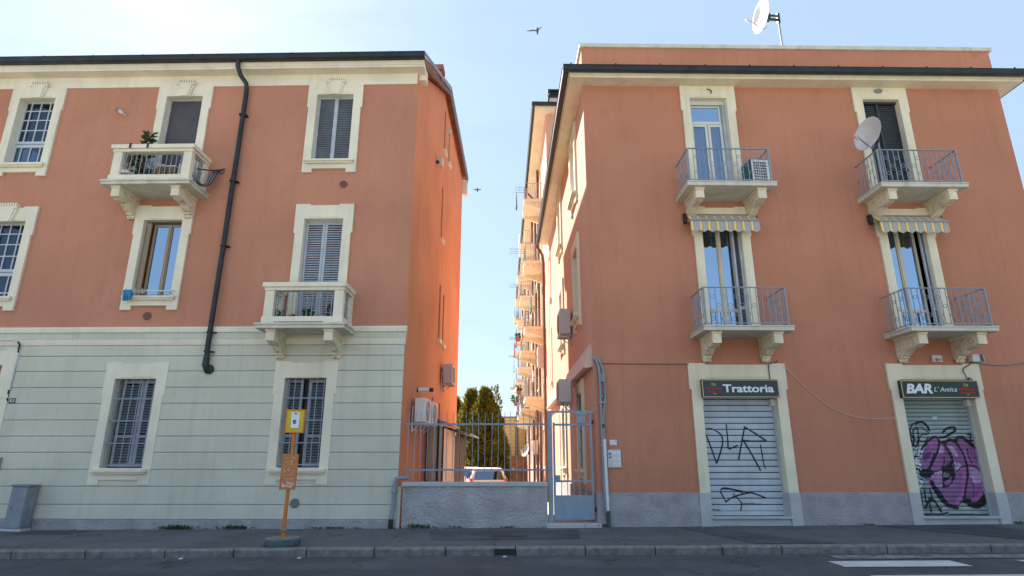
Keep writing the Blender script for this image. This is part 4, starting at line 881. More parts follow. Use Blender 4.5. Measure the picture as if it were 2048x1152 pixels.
def dish(label, loc, rz, rad, pole_h, tilt, mast, off=.16):
    r = thing('satellite_dish', label, 'satellite dish', loc, rz); c = Vector((0, -off, pole_h)); ax = Vector((0, -math.cos(tilt), math.sin(tilt)))
    d = MB(); prof = [(rad*i/8, .18*rad*(i/8)**2*1.5) for i in range(9)]+[(rad*1.015, .27*rad), (rad*.99, .25*rad)]+[(rad*i/8, .18*rad*(i/8)**2*1.5-.02) for i in range(7, -1, -1)]
    d.lathe(prof, c, ax, 36, False); d.build('reflector', 'dish_white', r, smooth=True)
    low = c+Vector((0, -.05, -rad*.96)).lerp(Vector((0, 0, -rad)), .5); f = c+ax*rad*1.15+Vector((0, 0, -rad*.35))
    a = MB(); a.tube([c+Vector((0, .02, -rad*.75)), low+Vector((0, -.02, 0)), f], .014, 6); a.build('feed_arm', 'steel', r)
    l = MB(); l.lathe([(.03, -.05), (.045, -.02), (.045, .05), (.03, .07)], f, -ax+Vector((0, 0, .3)), 12); l.lathe([(.028, 0), (.028, .1)], f, (0, .3, -1), 8); l.build('receiver', 'ac_grey', r)
    m = MB(); m.box(-.06, .06, c.y+.02, c.y+.14, pole_h-.14, pole_h+.08); m.box(-.025, .025, c.y+.12, .03, pole_h-.12, pole_h-.06); m.box(-.025, .025, c.y+.12, .03, pole_h+.02, pole_h+.06); m.box(-.035, .035, -.035, .035, pole_h-.2, pole_h+.12); m.tube([(0, c.y+.12, pole_h+.05), (0, c.y+.06, pole_h+rad*.5)], .015, 6); m.build('mount', 'dark_metal', r)
    p = MB(); p.tube([(0, 0, -mast), (0, 0, pole_h+.1)], .026, 10); p.build('mast', 'steel', r)
dish('large satellite dish on a mast above the roof parapet', RF.w(5.70, .9, 11.64), R_(-85), .45, 1.68, R_(1), .58, .40)
dish('white satellite dish fixed to the upper balcony railing left of the black shutter', RF.w(6.70, -.74, 7.34), R_(-76), .385, 1.28, R_(5), .0)
# cable duct along the alley wall of the right house
q = MB(); q.prism([(X0+.0, 3.30), (X0-.16, 3.27), (X0-.20, 3.30), (X0-.05, 3.80), (X0, 3.80)], .06, 11.6, 'y'); tag(q.build('duct_cover', 'pink_panel', None, RF.w(0, 0, 0), RF.a), 'long pink metal duct cover sloping along the right alley wall above the gate', 'duct')
cd = thing('service_pipes', 'grey and white conduits curving out of the duct cover down the street corner', 'pipe', RF.w(0, 0, 0), RF.a)
y = -.055
q = MB(); q.tube([(-.05, y+.03, 3.47), (.02, y, 3.44), (.075, y, 3.28), (.085, y, 3.0), (.085, y, 2.6), (.085, y, 1.4), (.085, y-.03, .7), (.10, y-.03, .30)], .027, 10); q.build('grey_conduit', 'pipe_grey', cd, smooth=True)
q = MB(); q.tube([(-.04, y+.02, 3.50), (.05, y-.02, 3.47), (.14, y-.02, 3.30), (.19, y, 3.05), (.19, y, 2.62), (.15, y, 2.38), (.125, y-.01, 2.2), (.12, y-.01, 1.75)], .024, 10); q.build('curved_conduit', 'pipe_grey', cd, smooth=True)
q = MB(); q.tube([(.13, y-.02, 1.75), (.135, y-.03, .70), (.14, y-.03, .32)], .034, 12); q.build('white_pipe', 'pipe_white', cd, smooth=True); q = MB(); q.tube([(.14, y-.03, .33), (.14, y-.03, -.03)], .042, 12); q.tube([(.12, y-.01, 1.98), (.12, y-.01, 2.06)], .034, 12); q.build('pipe_foot', 'pipe_green', cd)
q = MB(); q.box(.105, .185, -.075, -.0, 2.95, 3.14); q.build('junction_box', 'cabinet_grey', cd, bevel=.006)
for z in (2.5, 1.6, .9): q = MB(); q.box(.04, .18, -.095, 0, z, z+.02); q.build('pipe_clip', 'steel', cd)
dn = thing('drain_pipe', 'bent blue grey drain pipe at the foot of the sage house corner', 'pipe', LF.w(0, 0, 0), LF.a)
q = MB(); q.tube([(.20, .02, .97), (.06, -.08, .965), (-.02, -.10, .95), (-.045, -.10, .86), (-.05, -.10, .55), (-.06, -.10, .35), (-.09, -.10, .15)], .042, 12); q.build('pipe', 'pipe_grey', dn, smooth=True); q = MB(); q.tube([(-.09, -.10, .17), (-.095, -.10, -.05)], .048, 12); q.build('pipe_foot', 'plastic_black', dn); q = MB(); q.box(-.11, .0, -.16, -.04, .70, .74); q.build('pipe_clip', 'steel', dn)
ps = thing('corner_strip', 'narrow pale corner post where the low wall meets the sage house', 'post', LF.w(0, 0, 0), LF.a); q = MB(); q.box(.005, .075, -.04, .02, -.3, .80); q.build('post', 'sage_stucco', ps)
# number plates, notices, intercom
def plate(txt, fr, x, z, label):
    r = thing('number_plate', label, 'house number', fr.w(x, -.045 if fr is LF else -.005, z), fr.a); q = MB(); q.box(0, .14, -.006, 0, 0, .105); q.build('plate', 'plate_black', r); link('lettering', text_mesh(txt, .10, 'letter_white', width=.105, ext=.001), r, (.018, -.008, .018))
plate('83', LF, -8.60, 2.515, 'black house number plate reading 83 beside the street door'); plate('85', RF, .085, 2.60, 'black house number plate reading 85 between the corner conduits')
ic = thing('intercom_panel', 'silver intercom panel with name tags on the salmon wall by the gate', 'intercom', RF.w(.18, -.0, 1.16), RF.a)
q = MB(); q.box(0, .30, -.03, 0, 0, .39); q.build('housing', 'cabinet_grey', ic, bevel=.004); q = MB(); q.box(.012, .288, -.036, -.03, .018, .372); q.build('face', 'dish_white', ic)
for i in range(2):
    for j in range(3): q = MB(); q.box(.118+i*.09, .19+i*.09, -.04, -.036, .04+j*.11, .12+j*.11); q.build('name_tag', 'paper', ic); q = MB(); q.lathe([(.009, 0), (.009, .004)], (.154+i*.09, -.040, .06+j*.11), (0, -1, 0), 8); q.build('button', 'sticker_yellow', ic)
q = MB(); q.box(.03, .085, -.04, -.036, .26, .31); q.build('camera_window', 'cloth_blue', ic); q = MB(); q.box(.03, .09, -.04, -.036, .21, .23); q.build('display', 'ink', ic)
nn = thing('notice', 'small white notice plate above the intercom', 'notice', RF.w(.25, 0, 1.63), RF.a); q = MB(); q.box(0, .15, -.006, 0, 0, .105); q.build('sheet', 'paper', nn)
q = MB(); q.box(.12, .13, -.008, -.006, .07, .09); q.build('mark', 'ink', nn)
bx = thing('letter_box', 'small white framed box on the sage wall at the left edge', 'box', LF.w(-8.72, -.04, 1.12), LF.a); q = MB(); q.box(0, .26, -.05, 0, 0, .26); q.build('frame', 'cabinet_grey', bx); q = MB(); q.box(.02, .24, -.055, -.05, .02, .24); q.build('front', 'paper', bx)
cp = thing('cable_conduit', 'white conduit running down beside the street door to the number plate', 'conduit', LF.w(0, 0, 0), LF.a); q = MB(); q.tube([(-12, -.09, 3.90), (-8.78, -.09, 3.91), (-8.66, -.085, 3.86)], .016, 8); q.tube([(-8.63, -.07, 3.62), (-8.65, -.07, 2.80)], .026, 8); q.build('white_tube', 'pipe_white', cp); q = MB(); q.tube([(-8.68, -.088, 3.87), (-8.63, -.08, 3.80), (-8.63, -.07, 3.60)], .018, 8); q.build('black_cable', 'plastic_black', cp); q = MB(); q.tube([(-8.65, -.06, 2.82), (-8.655, -.05, 2.62), (-8.63, -.05, 2.56)], .018, 8); q.build('black_cable', 'plastic_black', cp)
# alarm box, siren, cables on the right house
al = thing('alarm_siren', 'white alarm box with amber lamp on the wall above the BAR door', 'alarm', RF.w(7.48, 0, 3.40), RF.a); q = MB(); q.box(0, .22, -.07, 0, 0, .16); q.build('housing', 'dish_white', al, bevel=.015); q = MB(); q.lathe([(.035, 0), (.035, .012), (.0, .025)], (.085, -.07, .055), (0, -1, 0), 12, False); q.build('lamp', 'lamp_amber', al); q = MB(); q.lathe([(.028, 0), (.026, .006)], (.165, -.07, .055), (0, -1, 0), 12); q.build('sounder', 'cabinet_grey', al)
al = thing('flood_light', 'white and dark boxed floodlight at the top right of the BAR doorway', 'lamp', RF.w(8.31, 0, 3.40), RF.a); q = MB(); q.box(0, .27, -.15, -.0, 0, .165); q.build('housing', 'dish_white', al, bevel=.02); q = MB(); q.box(.165, .24, -.156, -.15, .005, .16); q.build('lens', 'screen_mesh', al)
def cable(label, pts, r=.008, m='plastic_black', fr=RF): tag(MB().tube(smooth3(pts), r, 6).build('cable', m, None, fr.w(0, 0, 0), fr.a), label, 'cable')
def smooth3(pts, n=6): return [tuple(p) for p in smooth_path(pts, n)]
cable('grey cable running right from the boxed floodlight', [(8.40, -.03, 3.40), (8.7, -.025, 3.37), (9.0, -.02, 3.35), (9.3, -.02, 3.37), (9.6, -.02, 3.41), (10.57, -.02, 3.46)], .014, 'pipe_grey')
cable('thin pale cable sagging between the two shop doorways', [(4.16, -.07, 3.30), (4.49, -.02, 2.95), (5.07, -.02, 2.42), (5.69, -.02, 2.20), (6.43, -.07, 2.19)], .006, 'ac_grey')
cable('thin cable along the wall from the corner to the Trattoria doorway', [(.0, -.012, 3.36), (1., -.012, 3.35), (2.05, -.06, 3.34)], .007, 'dark_metal')
cable('short bent wire dropping to the Trattoria sign', [(4.02, -.05, 3.43), (3.98, -.03, 3.38), (3.85, -.07, 3.36), (3.80, -.075, 3.30), (3.80, -.075, 3.0)], .010, 'dark_metal')
cable('looped wires hanging from the floodlight to the BAR sign', [(8.32, -.10, 3.42), (8.25, -.09, 3.34), (8.10, -.08, 3.24), (8.12, -.09, 3.10), (8.16, -.09, 2.99), (8.19, -.08, 3.06), (8.26, -.08, 3.00)], .010, 'dark_metal')
cc = thing('security_camera', 'small white camera on the salmon wall left of the stone balcony', 'camera', LF.w(-7.41, 0, 9.69), LF.a); q = MB(); q.tube([(.05, 0, -.04), (.03, -.06, -.03)], .03, 8); q.build('bracket', 'dish_white', cc); q = MB(); q.tube([(.05, -.08, -.04), (-.04, -.13, .02)], .042, 12); q.build('body', 'dish_white', cc); q = MB(); q.tube([(-.04, -.13, .02), (-.09, -.155, .05)], .048, 12); q.build('hood', 'cabinet_grey', cc)
wl = thing('wall_lamp', 'oval bulkhead lamp above the black shuttered balcony door', 'lamp', RF.w(7.43, -.055, 10.28), RF.a); q = MB(); q.lathe([(.09, 0), (.085, .04), (.05, .07), (.0, .08)], (0, 0, 0), (0, -1, 0), 16, False); q.v = [(a*1.2, b, c*.7) for a, b, c in q.v]; q.build('shade', 'cabinet_grey', wl, smooth=True)
cable('broken lamp wire curling above the upper left balcony door', [(3.10, -.05, 10.28), (3.09, -.09, 10.28), (3.14, -.10, 10.25), (3.18, -.09, 10.22), (3.17, -.08, 10.16)], .012)
tl = thing('tube_lamp', 'white cylindrical lamp with black end sticking out of the orange lit alley wall', 'lamp', LF.w(0, 1.75, 2.98), LF.a); q = MB(); q.lathe([(.06, 0), (.06, .03)], (0, 0, 0), (1, 0, 0), 12); q.build('base', 'dark_metal', tl); q = MB(); q.tube([(.03, 0, 0), (.30, 0, .0)], .055, 14); q.build('tube', 'plastic_white', tl); q = MB(); q.tube([(.30, 0, 0), (.40, 0, 0)], .05, 14); q.build('end_cap', 'plastic_black', tl)
tl = thing('street_floodlight', 'square floodlight bracketed high on the orange lit alley wall', 'lamp', LF.w(0, 3.3, 10.02), LF.a); q = MB(); q.box(0, .12, -.05, .05, -.03, .03); q.build('bracket', 'dark_metal', tl); q = MB(); q.box(.10, .20, -.12, .12, -.16, .17); q.build('housing', 'ac_grey', tl, bevel=.02); q = MB(); q.box(.2, .207, -.1, .1, -.13, .14); q.build('lens', 'dish_white', tl)
tl = thing('wall_sensor', 'small white sensor under the gable eaves of the orange lit wall', 'sensor', LF.w(0, 5.45, 12.35), LF.a); q = MB(); q.box(0, .14, -.05, .05, -.04, .05); q.build('housing', 'dish_white', tl, bevel=.01); q = MB(); q.lathe([(.03, 0), (.02, .03)], (.14, 0, .0), (1, 0, 0), 8); q.build('lens', 'ac_grey', tl)
wb = thing('cable_bundle', 'bundle of dark and silver cables hooked around the left stone balcony', 'cable', LF.w(0, 0, 0), LF.a)
for i in range(6):
    d = i*.022; q = MB(); q.tube(smooth3([(-5.05, -.62, 7.60+d), (-4.95, -.55, 7.50+d*.6), (-4.85, -.42-d, 7.48), (-4.76-d, -.3, 7.58), (-4.72-d*.6, -.22, 7.8+d), (-4.70-d, -.12, 8.0), (-4.62, -.03, 8.12-d)]), .017, 6); q.build('strand', 'steel' if i in (1, 4) else 'plastic_black', wb)
q = MB(); q.tube([(-5.0, -.5, 7.88), (-4.80, -.22, 7.98), (-4.62, -.02, 8.1)], .016, 6); q.build('support_rod', 'dark_metal', wb)
# electrical cabinet
cb = thing('electrical_cabinet', 'weathered grey electrical cabinet against the sage wall at the left edge', 'cabinet', LF.w(-7.62, -.35, gz(-9.9)), (0, R_(1.2), LF.a))
q = MB(); q.box(-.28, .13, -.02, .27, .0, .045); q.build('base_plate', 'coping_stone', cb, bevel=.006); q = MB(); q.box(-.25, .10, .0, .25, .045, .86); q.build('housing', 'cabinet_grey', cb, bevel=.012); q = MB(); q.box(-.27, .12, -.025, .27, .86, .895); q.build('lid', 'cabinet_grey', cb, bevel=.008)
q = MB(); q.box(-.24, .085, -.012, .0, .07, .84); q.build('door', 'cabinet_grey', cb, bevel=.005); q = MB(); q.box(.10, .109, .02, .23, .07, .84); q.build('side_door', 'cabinet_grey', cb, bevel=.005)
q = MB(); q.box(.045, .075, -.016, -.012, .66, .80); q.build('sticker', 'sticker_yellow', cb); q = MB(); q.box(-.20, -.16, -.03, -.012, .42, .5); q.box(-.195, -.165, -.034, -.03, .44, .47); q.build('latch', 'steel', cb)
# bus stop
bs = thing('bus_stop', 'leaning orange bus stop pole with yellow head on a round concrete base', 'bus stop', (-3.79, 10.58, gz(-3.79)), (0, 0, 0))
q = MB(); q.lathe([(.27, 0), (.285, .02), (.285, .10), (.27, .115)], (0, 0, 0), (0, 0, 1), 32, False); q.build('base_rim', 'base_teal', bs, smooth=True); q = MB(); q.lathe([(.27, .1), (.268, .118), (.0, .125)], (0, 0, 0), (0, 0, 1), 32, False); q.build('base_top', 'base_rust', bs)
hd = bpy.data.objects.new('pole', None)
Tp = Matrix.Rotation(R_(.6), 4, 'Y')
q = MB(Tp); q.tube([(0, 0, .10), (0, 0, 1.84)], .032, 12); pole = q.build('pole', 'bus_orange', bs, smooth=True)
q = MB(Tp); q.lathe([(.035, 0), (.065, .005), (.065, .03), (.035, .04)], (0, 0, .22), (0, 0, 1), 14); q.build('collar', 'base_rust', pole)
q = MB(Tp); frame_rect(q, -.165, .165, 1.80, 2.20, -.045, .02, .016); q.build('sign_frame', 'bus_orange', bs); q = MB(Tp); q.box(-.149, .149, -.035, .01, 1.816, 2.184); head = q.build('sign_head', 'bus_yellow', bs)
q = MB(Tp)
for i in range(8):
    za, zb = 2.15-.27*i/8, 2.15-.27*(i+1)/8; ya, yb = -.038-.012*(i/8)**3*2, -.038-.012*((i+1)/8)**3*2; sx = .012*(i/8)**2
    q.quad((-.072+sx*2, ya, za), (.075+sx, ya, za), (.075+.012*((i+1)/8)**2, yb, zb), (-.072+.024*((i+1)/8)**2, yb, zb))
q.build('paper_notice', 'paper', bs); t = text_mesh('82', .09, 'ink', width=.055, offset=.002); t.transform(Tp @ Matrix.Translation((-.026, -.05, 1.955))); link('lettering', t, bs)
t = text_mesh('FERMATA', .03, 'ink', width=.05); t.transform(Tp @ Matrix.Translation((-.02, -.044, 2.115))); link('lettering', t, bs)
q = MB(Tp); frame_rect(q, -.135, .135, .87, 1.45, -.062, -.033, .020); q.build('timetable_frame', 'bus_orange', bs); q = MB(Tp); q.box(-.115, .115, -.056, -.036, .89, 1.43); q.build('timetable', 'poster_peeling', bs)
q = MB(Tp)
random.seed(5)
for i in range(26): a = random.uniform(-.10, .08); b = random.uniform(.905, .99); q.box(a, a+random.uniform(.01, .04), -.0585, -.0565, b, b+random.uniform(.006, .022))
for i in range(8): a = random.uniform(-.10, .09); b = random.uniform(1.0, 1.4); q.box(a, a+.012, -.0585, -.0565, b, b+.012)
q.build('torn_paper', 'paper', bs)
# patches in the pavement asphalt, scraps by the kerb
for pts, m in (([(4.0, 10.45), (5.3, 10.42), (4.6, 11.6), (4.05, 12.75), (3.3, 12.8)], 'asphalt_road'), ([(7.3, 12.9), (9.6, 12.9), (9.9, 10.6), (8.7, 10.5)], 'asphalt_road_new'), ([(-9.6, 12.9), (-8.4, 12.85), (-8.6, 12.3), (-9.8, 12.35)], 'asphalt_road_new'), ([(-1.6, 12.4), (1.3, 12.5), (1.2, 11.2), (-1.4, 11.1)], 'asphalt_road')):
    q = MB(); q.add([(x_, y_, gz(x_)+.0035) for x_, y_ in pts], [tuple(range(len(pts)))]); q.build('asphalt_patch', m, kind='structure')
for px_, lab, m in ((427, 'white paper scrap on the road beside the kerb at left', 'paper'), (640, 'tiny torn scrap on the road beside the kerb near the bus stop', 'enamel'), (1010, 'pale bottle cap on the road by the kerb below the low wall', 'dish_white')):
    x_ = (px_-1024)/F*10.3; q = MB(); q.add([(-.03, -.02, 0), (.035, -.025, .004), (.03, .02, .012), (-.02, .025, .006), (-.03, -.02, .004), (.035, -.025, .008), (.03, .02, .016), (-.02, .025, .010)], [(0, 1, 2, 3), (7, 6, 5, 4), (0, 4, 5, 1), (1, 5, 6, 2), (2, 6, 7, 3), (3, 7, 4, 0)]); tag(q.build('litter', m, None, (x_, KY-.12, gz(x_)-.126), .4), lab, 'litter')
q = MB(); q.box(-.16, .16, -.012, .02, -.11, -.02); dg = q.build('kerb_drain', 'plastic_black', None, (-.12, KY-.012, gz(0)), 0); dg['kind'] = 'structure'
# manhole and drain
q = MB(); q.box(-.32, .32, -.14, .14, -.02, .006); mh = q.build('manhole_cover', 'manhole', None, (-.05, 11.55, gz(-.05)), 0); mh['kind'] = 'structure'

# ------------------------------------------------------------------ balcony contents and laundry on the left house
def pot_plant(label, loc, pr, ph, spread, nl, leaf, pot='pot_clay', flower=None, upright=False, kindname='potted_plant', cat='plant'):
    r = thing(kindname, label, cat, loc, 0); q = MB(); q.lathe([(pr*.7, 0), (pr, ph*.9), (pr*1.08, ph*.92), (pr*1.08, ph), (pr*.9, ph), (pr*.85, ph*.9), (0, ph*.88)], (0, 0, 0), (0, 0, 1), 14, False); q.build('pot', pot, r, smooth=True)
    q = MB(); st = MB(); H_ = spread*(2.2 if upright else 1.)
    for i in range(nl):
        t = random.random(); an = random.uniform(0, 6.28); rr = spread*(.55-.4*t if upright else random.uniform(.2, 1)*math.sqrt(max(.05, 1-t*t*.8))*.7); p_ = Vector((rr*.3*math.cos(an), rr*.3*math.sin(an), ph+t*H_))
        q.leaf(p_, (math.cos(an), math.sin(an), random.uniform(-.2, .7)), leaf*random.uniform(.7, 1.3), .38)
    for i in range(5): an = i*1.257; st.tube([(0, 0, ph*.8), (.1*spread*math.cos(an), .1*spread*math.sin(an), ph+H_*.5), (.2*spread*math.cos(an), .2*spread*math.sin(an), ph+H_*.95)], .006, 5)
    q.build('foliage', 'pot_leaf', r); st.build('stem', 'bark', r)
    if flower:
        q = MB()
        for i in range(14): an = random.uniform(0, 6.28); rr = spread*random.uniform(.1, .7); q.lathe([(0, .018), (.025, .008), (.012, 0)], (rr*math.cos(an), rr*math.sin(an), ph+H_*random.uniform(.5, 1.)), (0, -.6, .6), 7, False)
        q.build('flowers', flower, r)
random.seed(21)
F1, F2 = 7.46, 4.11
pot_plant('tall leafy shrub in a pot rising over the upper stone balcony', LF.w(-6.38, -.35, F1), .15, .30, .52, 220, .15, upright=True)
pot_plant('low green plant beside the tall shrub on the upper stone balcony', LF.w(-6.75, -.42, F1), .10, .25, .36, 60, .16, upright=True)
pot_plant('red clay pot with grassy leaves in the middle of the upper stone balcony', LF.w(-6.08, -.50, F1), .14, .16, .16, 40, .14)
pot_plant('yellow flowering pot at the left of the lower stone balcony', LF.w(-2.72, -.46, F2), .09, .20, .16, 50, .10, flower='flower_yellow')
pot_plant('pink flowering bowl on the lower stone balcony floor', LF.w(-2.38, -.52, F2), .10, .17, .08, 30, .07, flower='flower_pink')
pot_plant('grassy plant in the middle of the lower stone balcony', LF.w(-2.05, -.52, F2), .08, .16, .20, 40, .14)
pot_plant('red and yellow flowering bush at the right of the lower stone balcony', LF.w(-1.55, -.45, F2), .12, .18, .30, 130, .12, flower='flower_red')
bk_ = thing('basket', 'brown wicker basket with pale cloth on the upper stone balcony', 'basket', LF.w(-6.62, -.56, F1), 0); q = MB(); q.lathe([(.10, 0), (.13, .26), (.12, .26), (.0, .22)], (0, 0, 0), (0, 0, 1), 14, False); q.build('body', 'wicker', bk_, smooth=True); q = MB(); q.lathe([(.13, .25), (.14, .3), (.08, .37), (0, .38)], (0, 0, 0), (0, 0, 1), 12, False); q.build('cloth', 'enamel', bk_, smooth=True)
cr = thing('storage_box', 'pale ornate panel box at the right of the upper stone balcony', 'box', LF.w(-5.32, -.42, F1), LF.a); q = MB(); q.box(-.12, .12, -.1, .1, 0, .55); q.build('body', 'dish_white', cr, bevel=.01); q = MB(); q.box(-.1, .1, -.106, -.1, .05, .5); q.build('panel', 'enamel', cr)
tb = thing('side_table', 'small brown lattice table with a basin on the upper stone balcony', 'table', LF.w(-5.72, -.36, F1), LF.a); q = MB(); q.box(-.22, .22, -.16, .16, .48, .51); q.build('top', 'enamel', tb)
for a in (-.2, .2):
    for b in (-.14, .14): q = MB(); q.box(a-.015, a+.015, b-.015, b+.015, 0, .48); q.build('leg', 'wicker', tb)
q = MB()
for i in range(6): q.box(-.18+i*.07, -.16+i*.07, -.15, -.14, .02, .47); q.box(-.19, .19, -.152, -.14, .05+i*.075, .06+i*.075)
q.build('lattice', 'wicker', tb); bn = thing('basin', 'white enamel basin on the lattice table of the upper stone balcony', 'basin', LF.w(-5.98, -.30, F1+.50), 0); q = MB(); q.lathe([(.10, 0), (.15, .10), (.14, .1), (0, .02)], (0, 0, 0), (0, 0, 1), 18, False); q.build('bowl', 'enamel', bn, smooth=True); q = MB(); q.box(-.14, .14, -.1, .1, -.51, -.002); q.build('stand', 'wicker', bn)
for i, (xx, mm) in enumerate(((-6.58, 'ac_green'), (-6.12, 'dish_white'))): 
    pass
bp_ = thing('bird_figure', 'small white figurine on the coping of the upper stone balcony', 'ornament', LF.w(-6.12, -.72, 8.37), 0); q = MB(); q.lathe([(.02, 0), (.035, .03), (.02, .06), (.024, .08), (0, .1)], (0, 0, 0), (0, 0, 1), 10, False); q.build('body', 'enamel', bp_, smooth=True); q = MB(); q.tube([(-.05, 0, .04), (.05, 0, .07)], .012, 6); q.build('wings', 'cabinet_grey', bp_)
for i, (xx, lab) in enumerate(((-6.46, 'black clamp left on the coping of the upper stone balcony'), (-6.05, 'black clamp near the figurine on the upper stone balcony coping'))):
    ck = thing('rail_clamp', lab, 'clamp', LF.w(xx, -.81, 8.26), LF.a); q = MB(); q.box(-.02, .02, -.02, -.008, 0, .12); q.build('strap', 'plastic_black', ck); q = MB(); q.box(-.02, .02, -.02, .12, .112, .128); q.build('hook', 'plastic_black', ck)
dr_ = thing('drying_rack', 'metal drying rail across the middle left window sill', 'rack', LF.w(-5.885, 0, 5.0), LF.a)
for u in (-.5, .5): q = MB(); q.tube([(u, 0, -.06), (u, -.20, 0)], .01, 6); q.build('arm', 'steel', dr_)
for yy, zz in ((-.20, 0), (-.12, .02)): q = MB(); q.tube([(-.56, yy, zz), (.56, yy, zz)], .014, 6); q.build('rail', 'pipe_white', dr_)
def cloth(name, label, fr, x, y, z, w, h, m, wav=.02, rz=0., cat='laundry', n=10):
    q = MB()
    for i in range(n):
        for j in range(6):
            f = lambda a, b: (w*(a/n-.5)*(1-.06*b/6), wav*math.sin(a*1.9+b*.3)*(b/6+.2), -h*b/6+.03*math.sin(a*2.1+x)*(b/6)); q.quad(f(i, j), f(i+1, j), f(i+1, j+1), f(i, j+1))
    for i in range(n): u = w*(i/n-.5); u2 = w*((i+1)/n-.5); q.quad((u, 0, 0), (u2, 0, 0), (u2, .03, .008), (u, .03, .008)); q.quad((u, .03, .008), (u2, .03, .008), (u2, .045, -h*.5), (u, .045, -h*.5))
    o = q.build(name, m, None, fr.w(x, y, z), fr.a+rz, smooth=True); o.modifiers.new('thick', 'SOLIDIFY').thickness = .006; return tag(o, label, cat)
cloth('towel', 'blue cloth hanging from the window drying rail', LF, -6.32, -.215, 5.02, .20, .24, 'cloth_blue'); cloth('towel', 'patterned cloth folded over the window drying rail beside the blue one', LF, -6.05, -.215, 5.02, .32, .09, 'cloth_pattern')
for i, u in enumerate((-6.36, -6.16, -5.99)):
    pg = thing('clothes_peg', ('leftmost wooden peg on the window drying rail', 'middle wooden peg on the window drying rail', 'rightmost wooden peg on the window drying rail')[i], 'peg', LF.w(u, -.21, 5.0), LF.a+.3*i, 'pegs on the drying rail')
    for sgn in (-1, 1): q = MB(); q.add([(sgn*.003, -.006, -.03), (sgn*.012, -.006, -.03), (sgn*.012, -.006, .065), (sgn*.006, -.006, .065), (sgn*.003, .006, -.03), (sgn*.012, .006, -.03), (sgn*.012, .006, .065), (sgn*.006, .006, .065)], [(0, 1, 2, 3), (7, 6, 5, 4), (0, 4, 5, 1), (1, 5, 6, 2), (2, 6, 7, 3), (3, 7, 4, 0)]); q.build('jaw', 'enamel', pg)

# ------------------------------------------------------------------ courtyard: shed, rear building, far building, trees, cars
sd_ = thing('shed', 'brown panelled shed with sloping metal roofs against the orange lit alley wall', 'shed', LF.w(0, 0, 0), LF.a)
for i, (a, b, yy) in enumerate(((.05, .30, 3.4), (.34, .44, 3.41), (.20, .30, 6.2), (.31, .44, 6.21))):
    q = MB(); q.box(a, b, yy, yy+.06, -.9, 2.18 if i < 2 else 2.08); q.build('panel', 'shed_panel', sd_, bevel=.01)
q = MB(); q.box(.01, .46, 3.47, 6.15, -.9, 2.15); q.build('body', 'shed_panel', sd_); q = MB(); q.box(.01, .45, 6.27, 9.5, -.9, 2.06); q.build('annex', 'shed_dark', sd_)
for a in (.025, .32, .46): q = MB(); q.box(a-.015, a+.015, 3.36, 3.44, -.9, 2.18); q.build('post', 'shed_dark', sd_)
q = MB(); q.prism([(.0, 2.50), (.62, 2.27), (.62, 2.22), (.0, 2.44)], 3.1, 6.0, 'y'); q.build('roof', 'shed_roof', sd_); q = MB(); q.prism([(.1, 2.34), (.95, 2.12), (.95, 2.06), (.1, 2.28)], 6.02, 9.7, 'y'); q.build('lower_roof', 'shed_roof', sd_)
q = MB(); q.box(.58, .61, 6.3, 6.33, -.9, 2.13); q.build('prop', 'wood_soffit', sd_)
RE = thing('apartment_building', 'tall sunlit salmon rear building with stacked alley balconies behind the right house', 'building', RF.w(0, 0, 0), RF.a)
Y0, Y1, ZT = 12.02, 50.0, 17.2
bx_ = [(16.2+6.6*i) for i in range(5)]; fl_ = [4.0, 7.35, 10.7, 14.05]
holes = [(yc-.45, yc+.45, z+.15, z+2.5) for yc in bx_ for z in fl_]+[(yc+2.6, yc+3.5, z+1., z+2.5) for yc in bx_ for z in fl_]+[(yc-.45, yc+.45, 1., 2.7) for yc in bx_]+[(yc+2.6, yc+3.5, 1., 2.7) for yc in bx_]
q = MB(); wall(q, [Y0, Y1], -.9, lambda u: ZT+.2, holes, lambda u, z, d: (X0+.02+d, u, z), .2); q.build('wall', 'salmon_stucco_sunlit', RE)
q = MB(); q.quad((X0+.02, Y0, 9), (9, Y0, 9), (9, Y0, ZT), (X0+.02, Y0, ZT)); q.quad((9, Y0, -.9), (9, Y1, -.9), (9, Y1, ZT), (9, Y0, ZT)); q.quad((X0+.02, Y1, -.9), (9, Y1, -.9), (9, Y1, ZT), (X0+.02, Y1, ZT)); q.quad((X0, Y0, ZT+.3), (9, Y0, ZT+.3), (9, Y1, ZT+.3), (X0, Y1, ZT+.3)); q.build('outer_walls', 'salmon_stucco_sunlit', RE)
eaves(RE, X0+.02, 9, Y0, Y1, ZT, .5, 'cream_right', 'dark_metal', ('f', 'l'))
T0 = Matrix.Translation((X0+.02, 0, 0)) @ MR
for y0, y1, z0, z1 in holes:
    q = MB(T0); a, b = -y1, -y0; frame_rect(q, a-.12, b+.12, z0-.12, z1+.12, -.03, .0, .12); w = q.build('window', 'cream_right', RE); q = MB(T0); q.box(a, b, .14, .15, z0, z1); q.build('shutter', 'grey_shutter_dark' if random.random() < .5 else 'brown_frame', w)
    if z0 > 3 and z1-z0 < 2: q = MB(T0); q.box(a-.1, b+.1, -.1, -.03, z0-.14, z0-.06); q.build('sill', 'cream_right', w)
for i, yc in enumerate(bx_):
    q = MB(T0); q.box(-yc-2.3, -yc-1.75, -.06, 0, -.9, ZT); q.build('pilaster', 'red_stucco', RE)
    q = MB(T0); q.tube([(-yc-1.6, -.08, ZT), (-yc-1.6, -.08, -.6)], .06, 8); q.build('downpipe', 'wood_soffit', RE, smooth=True)
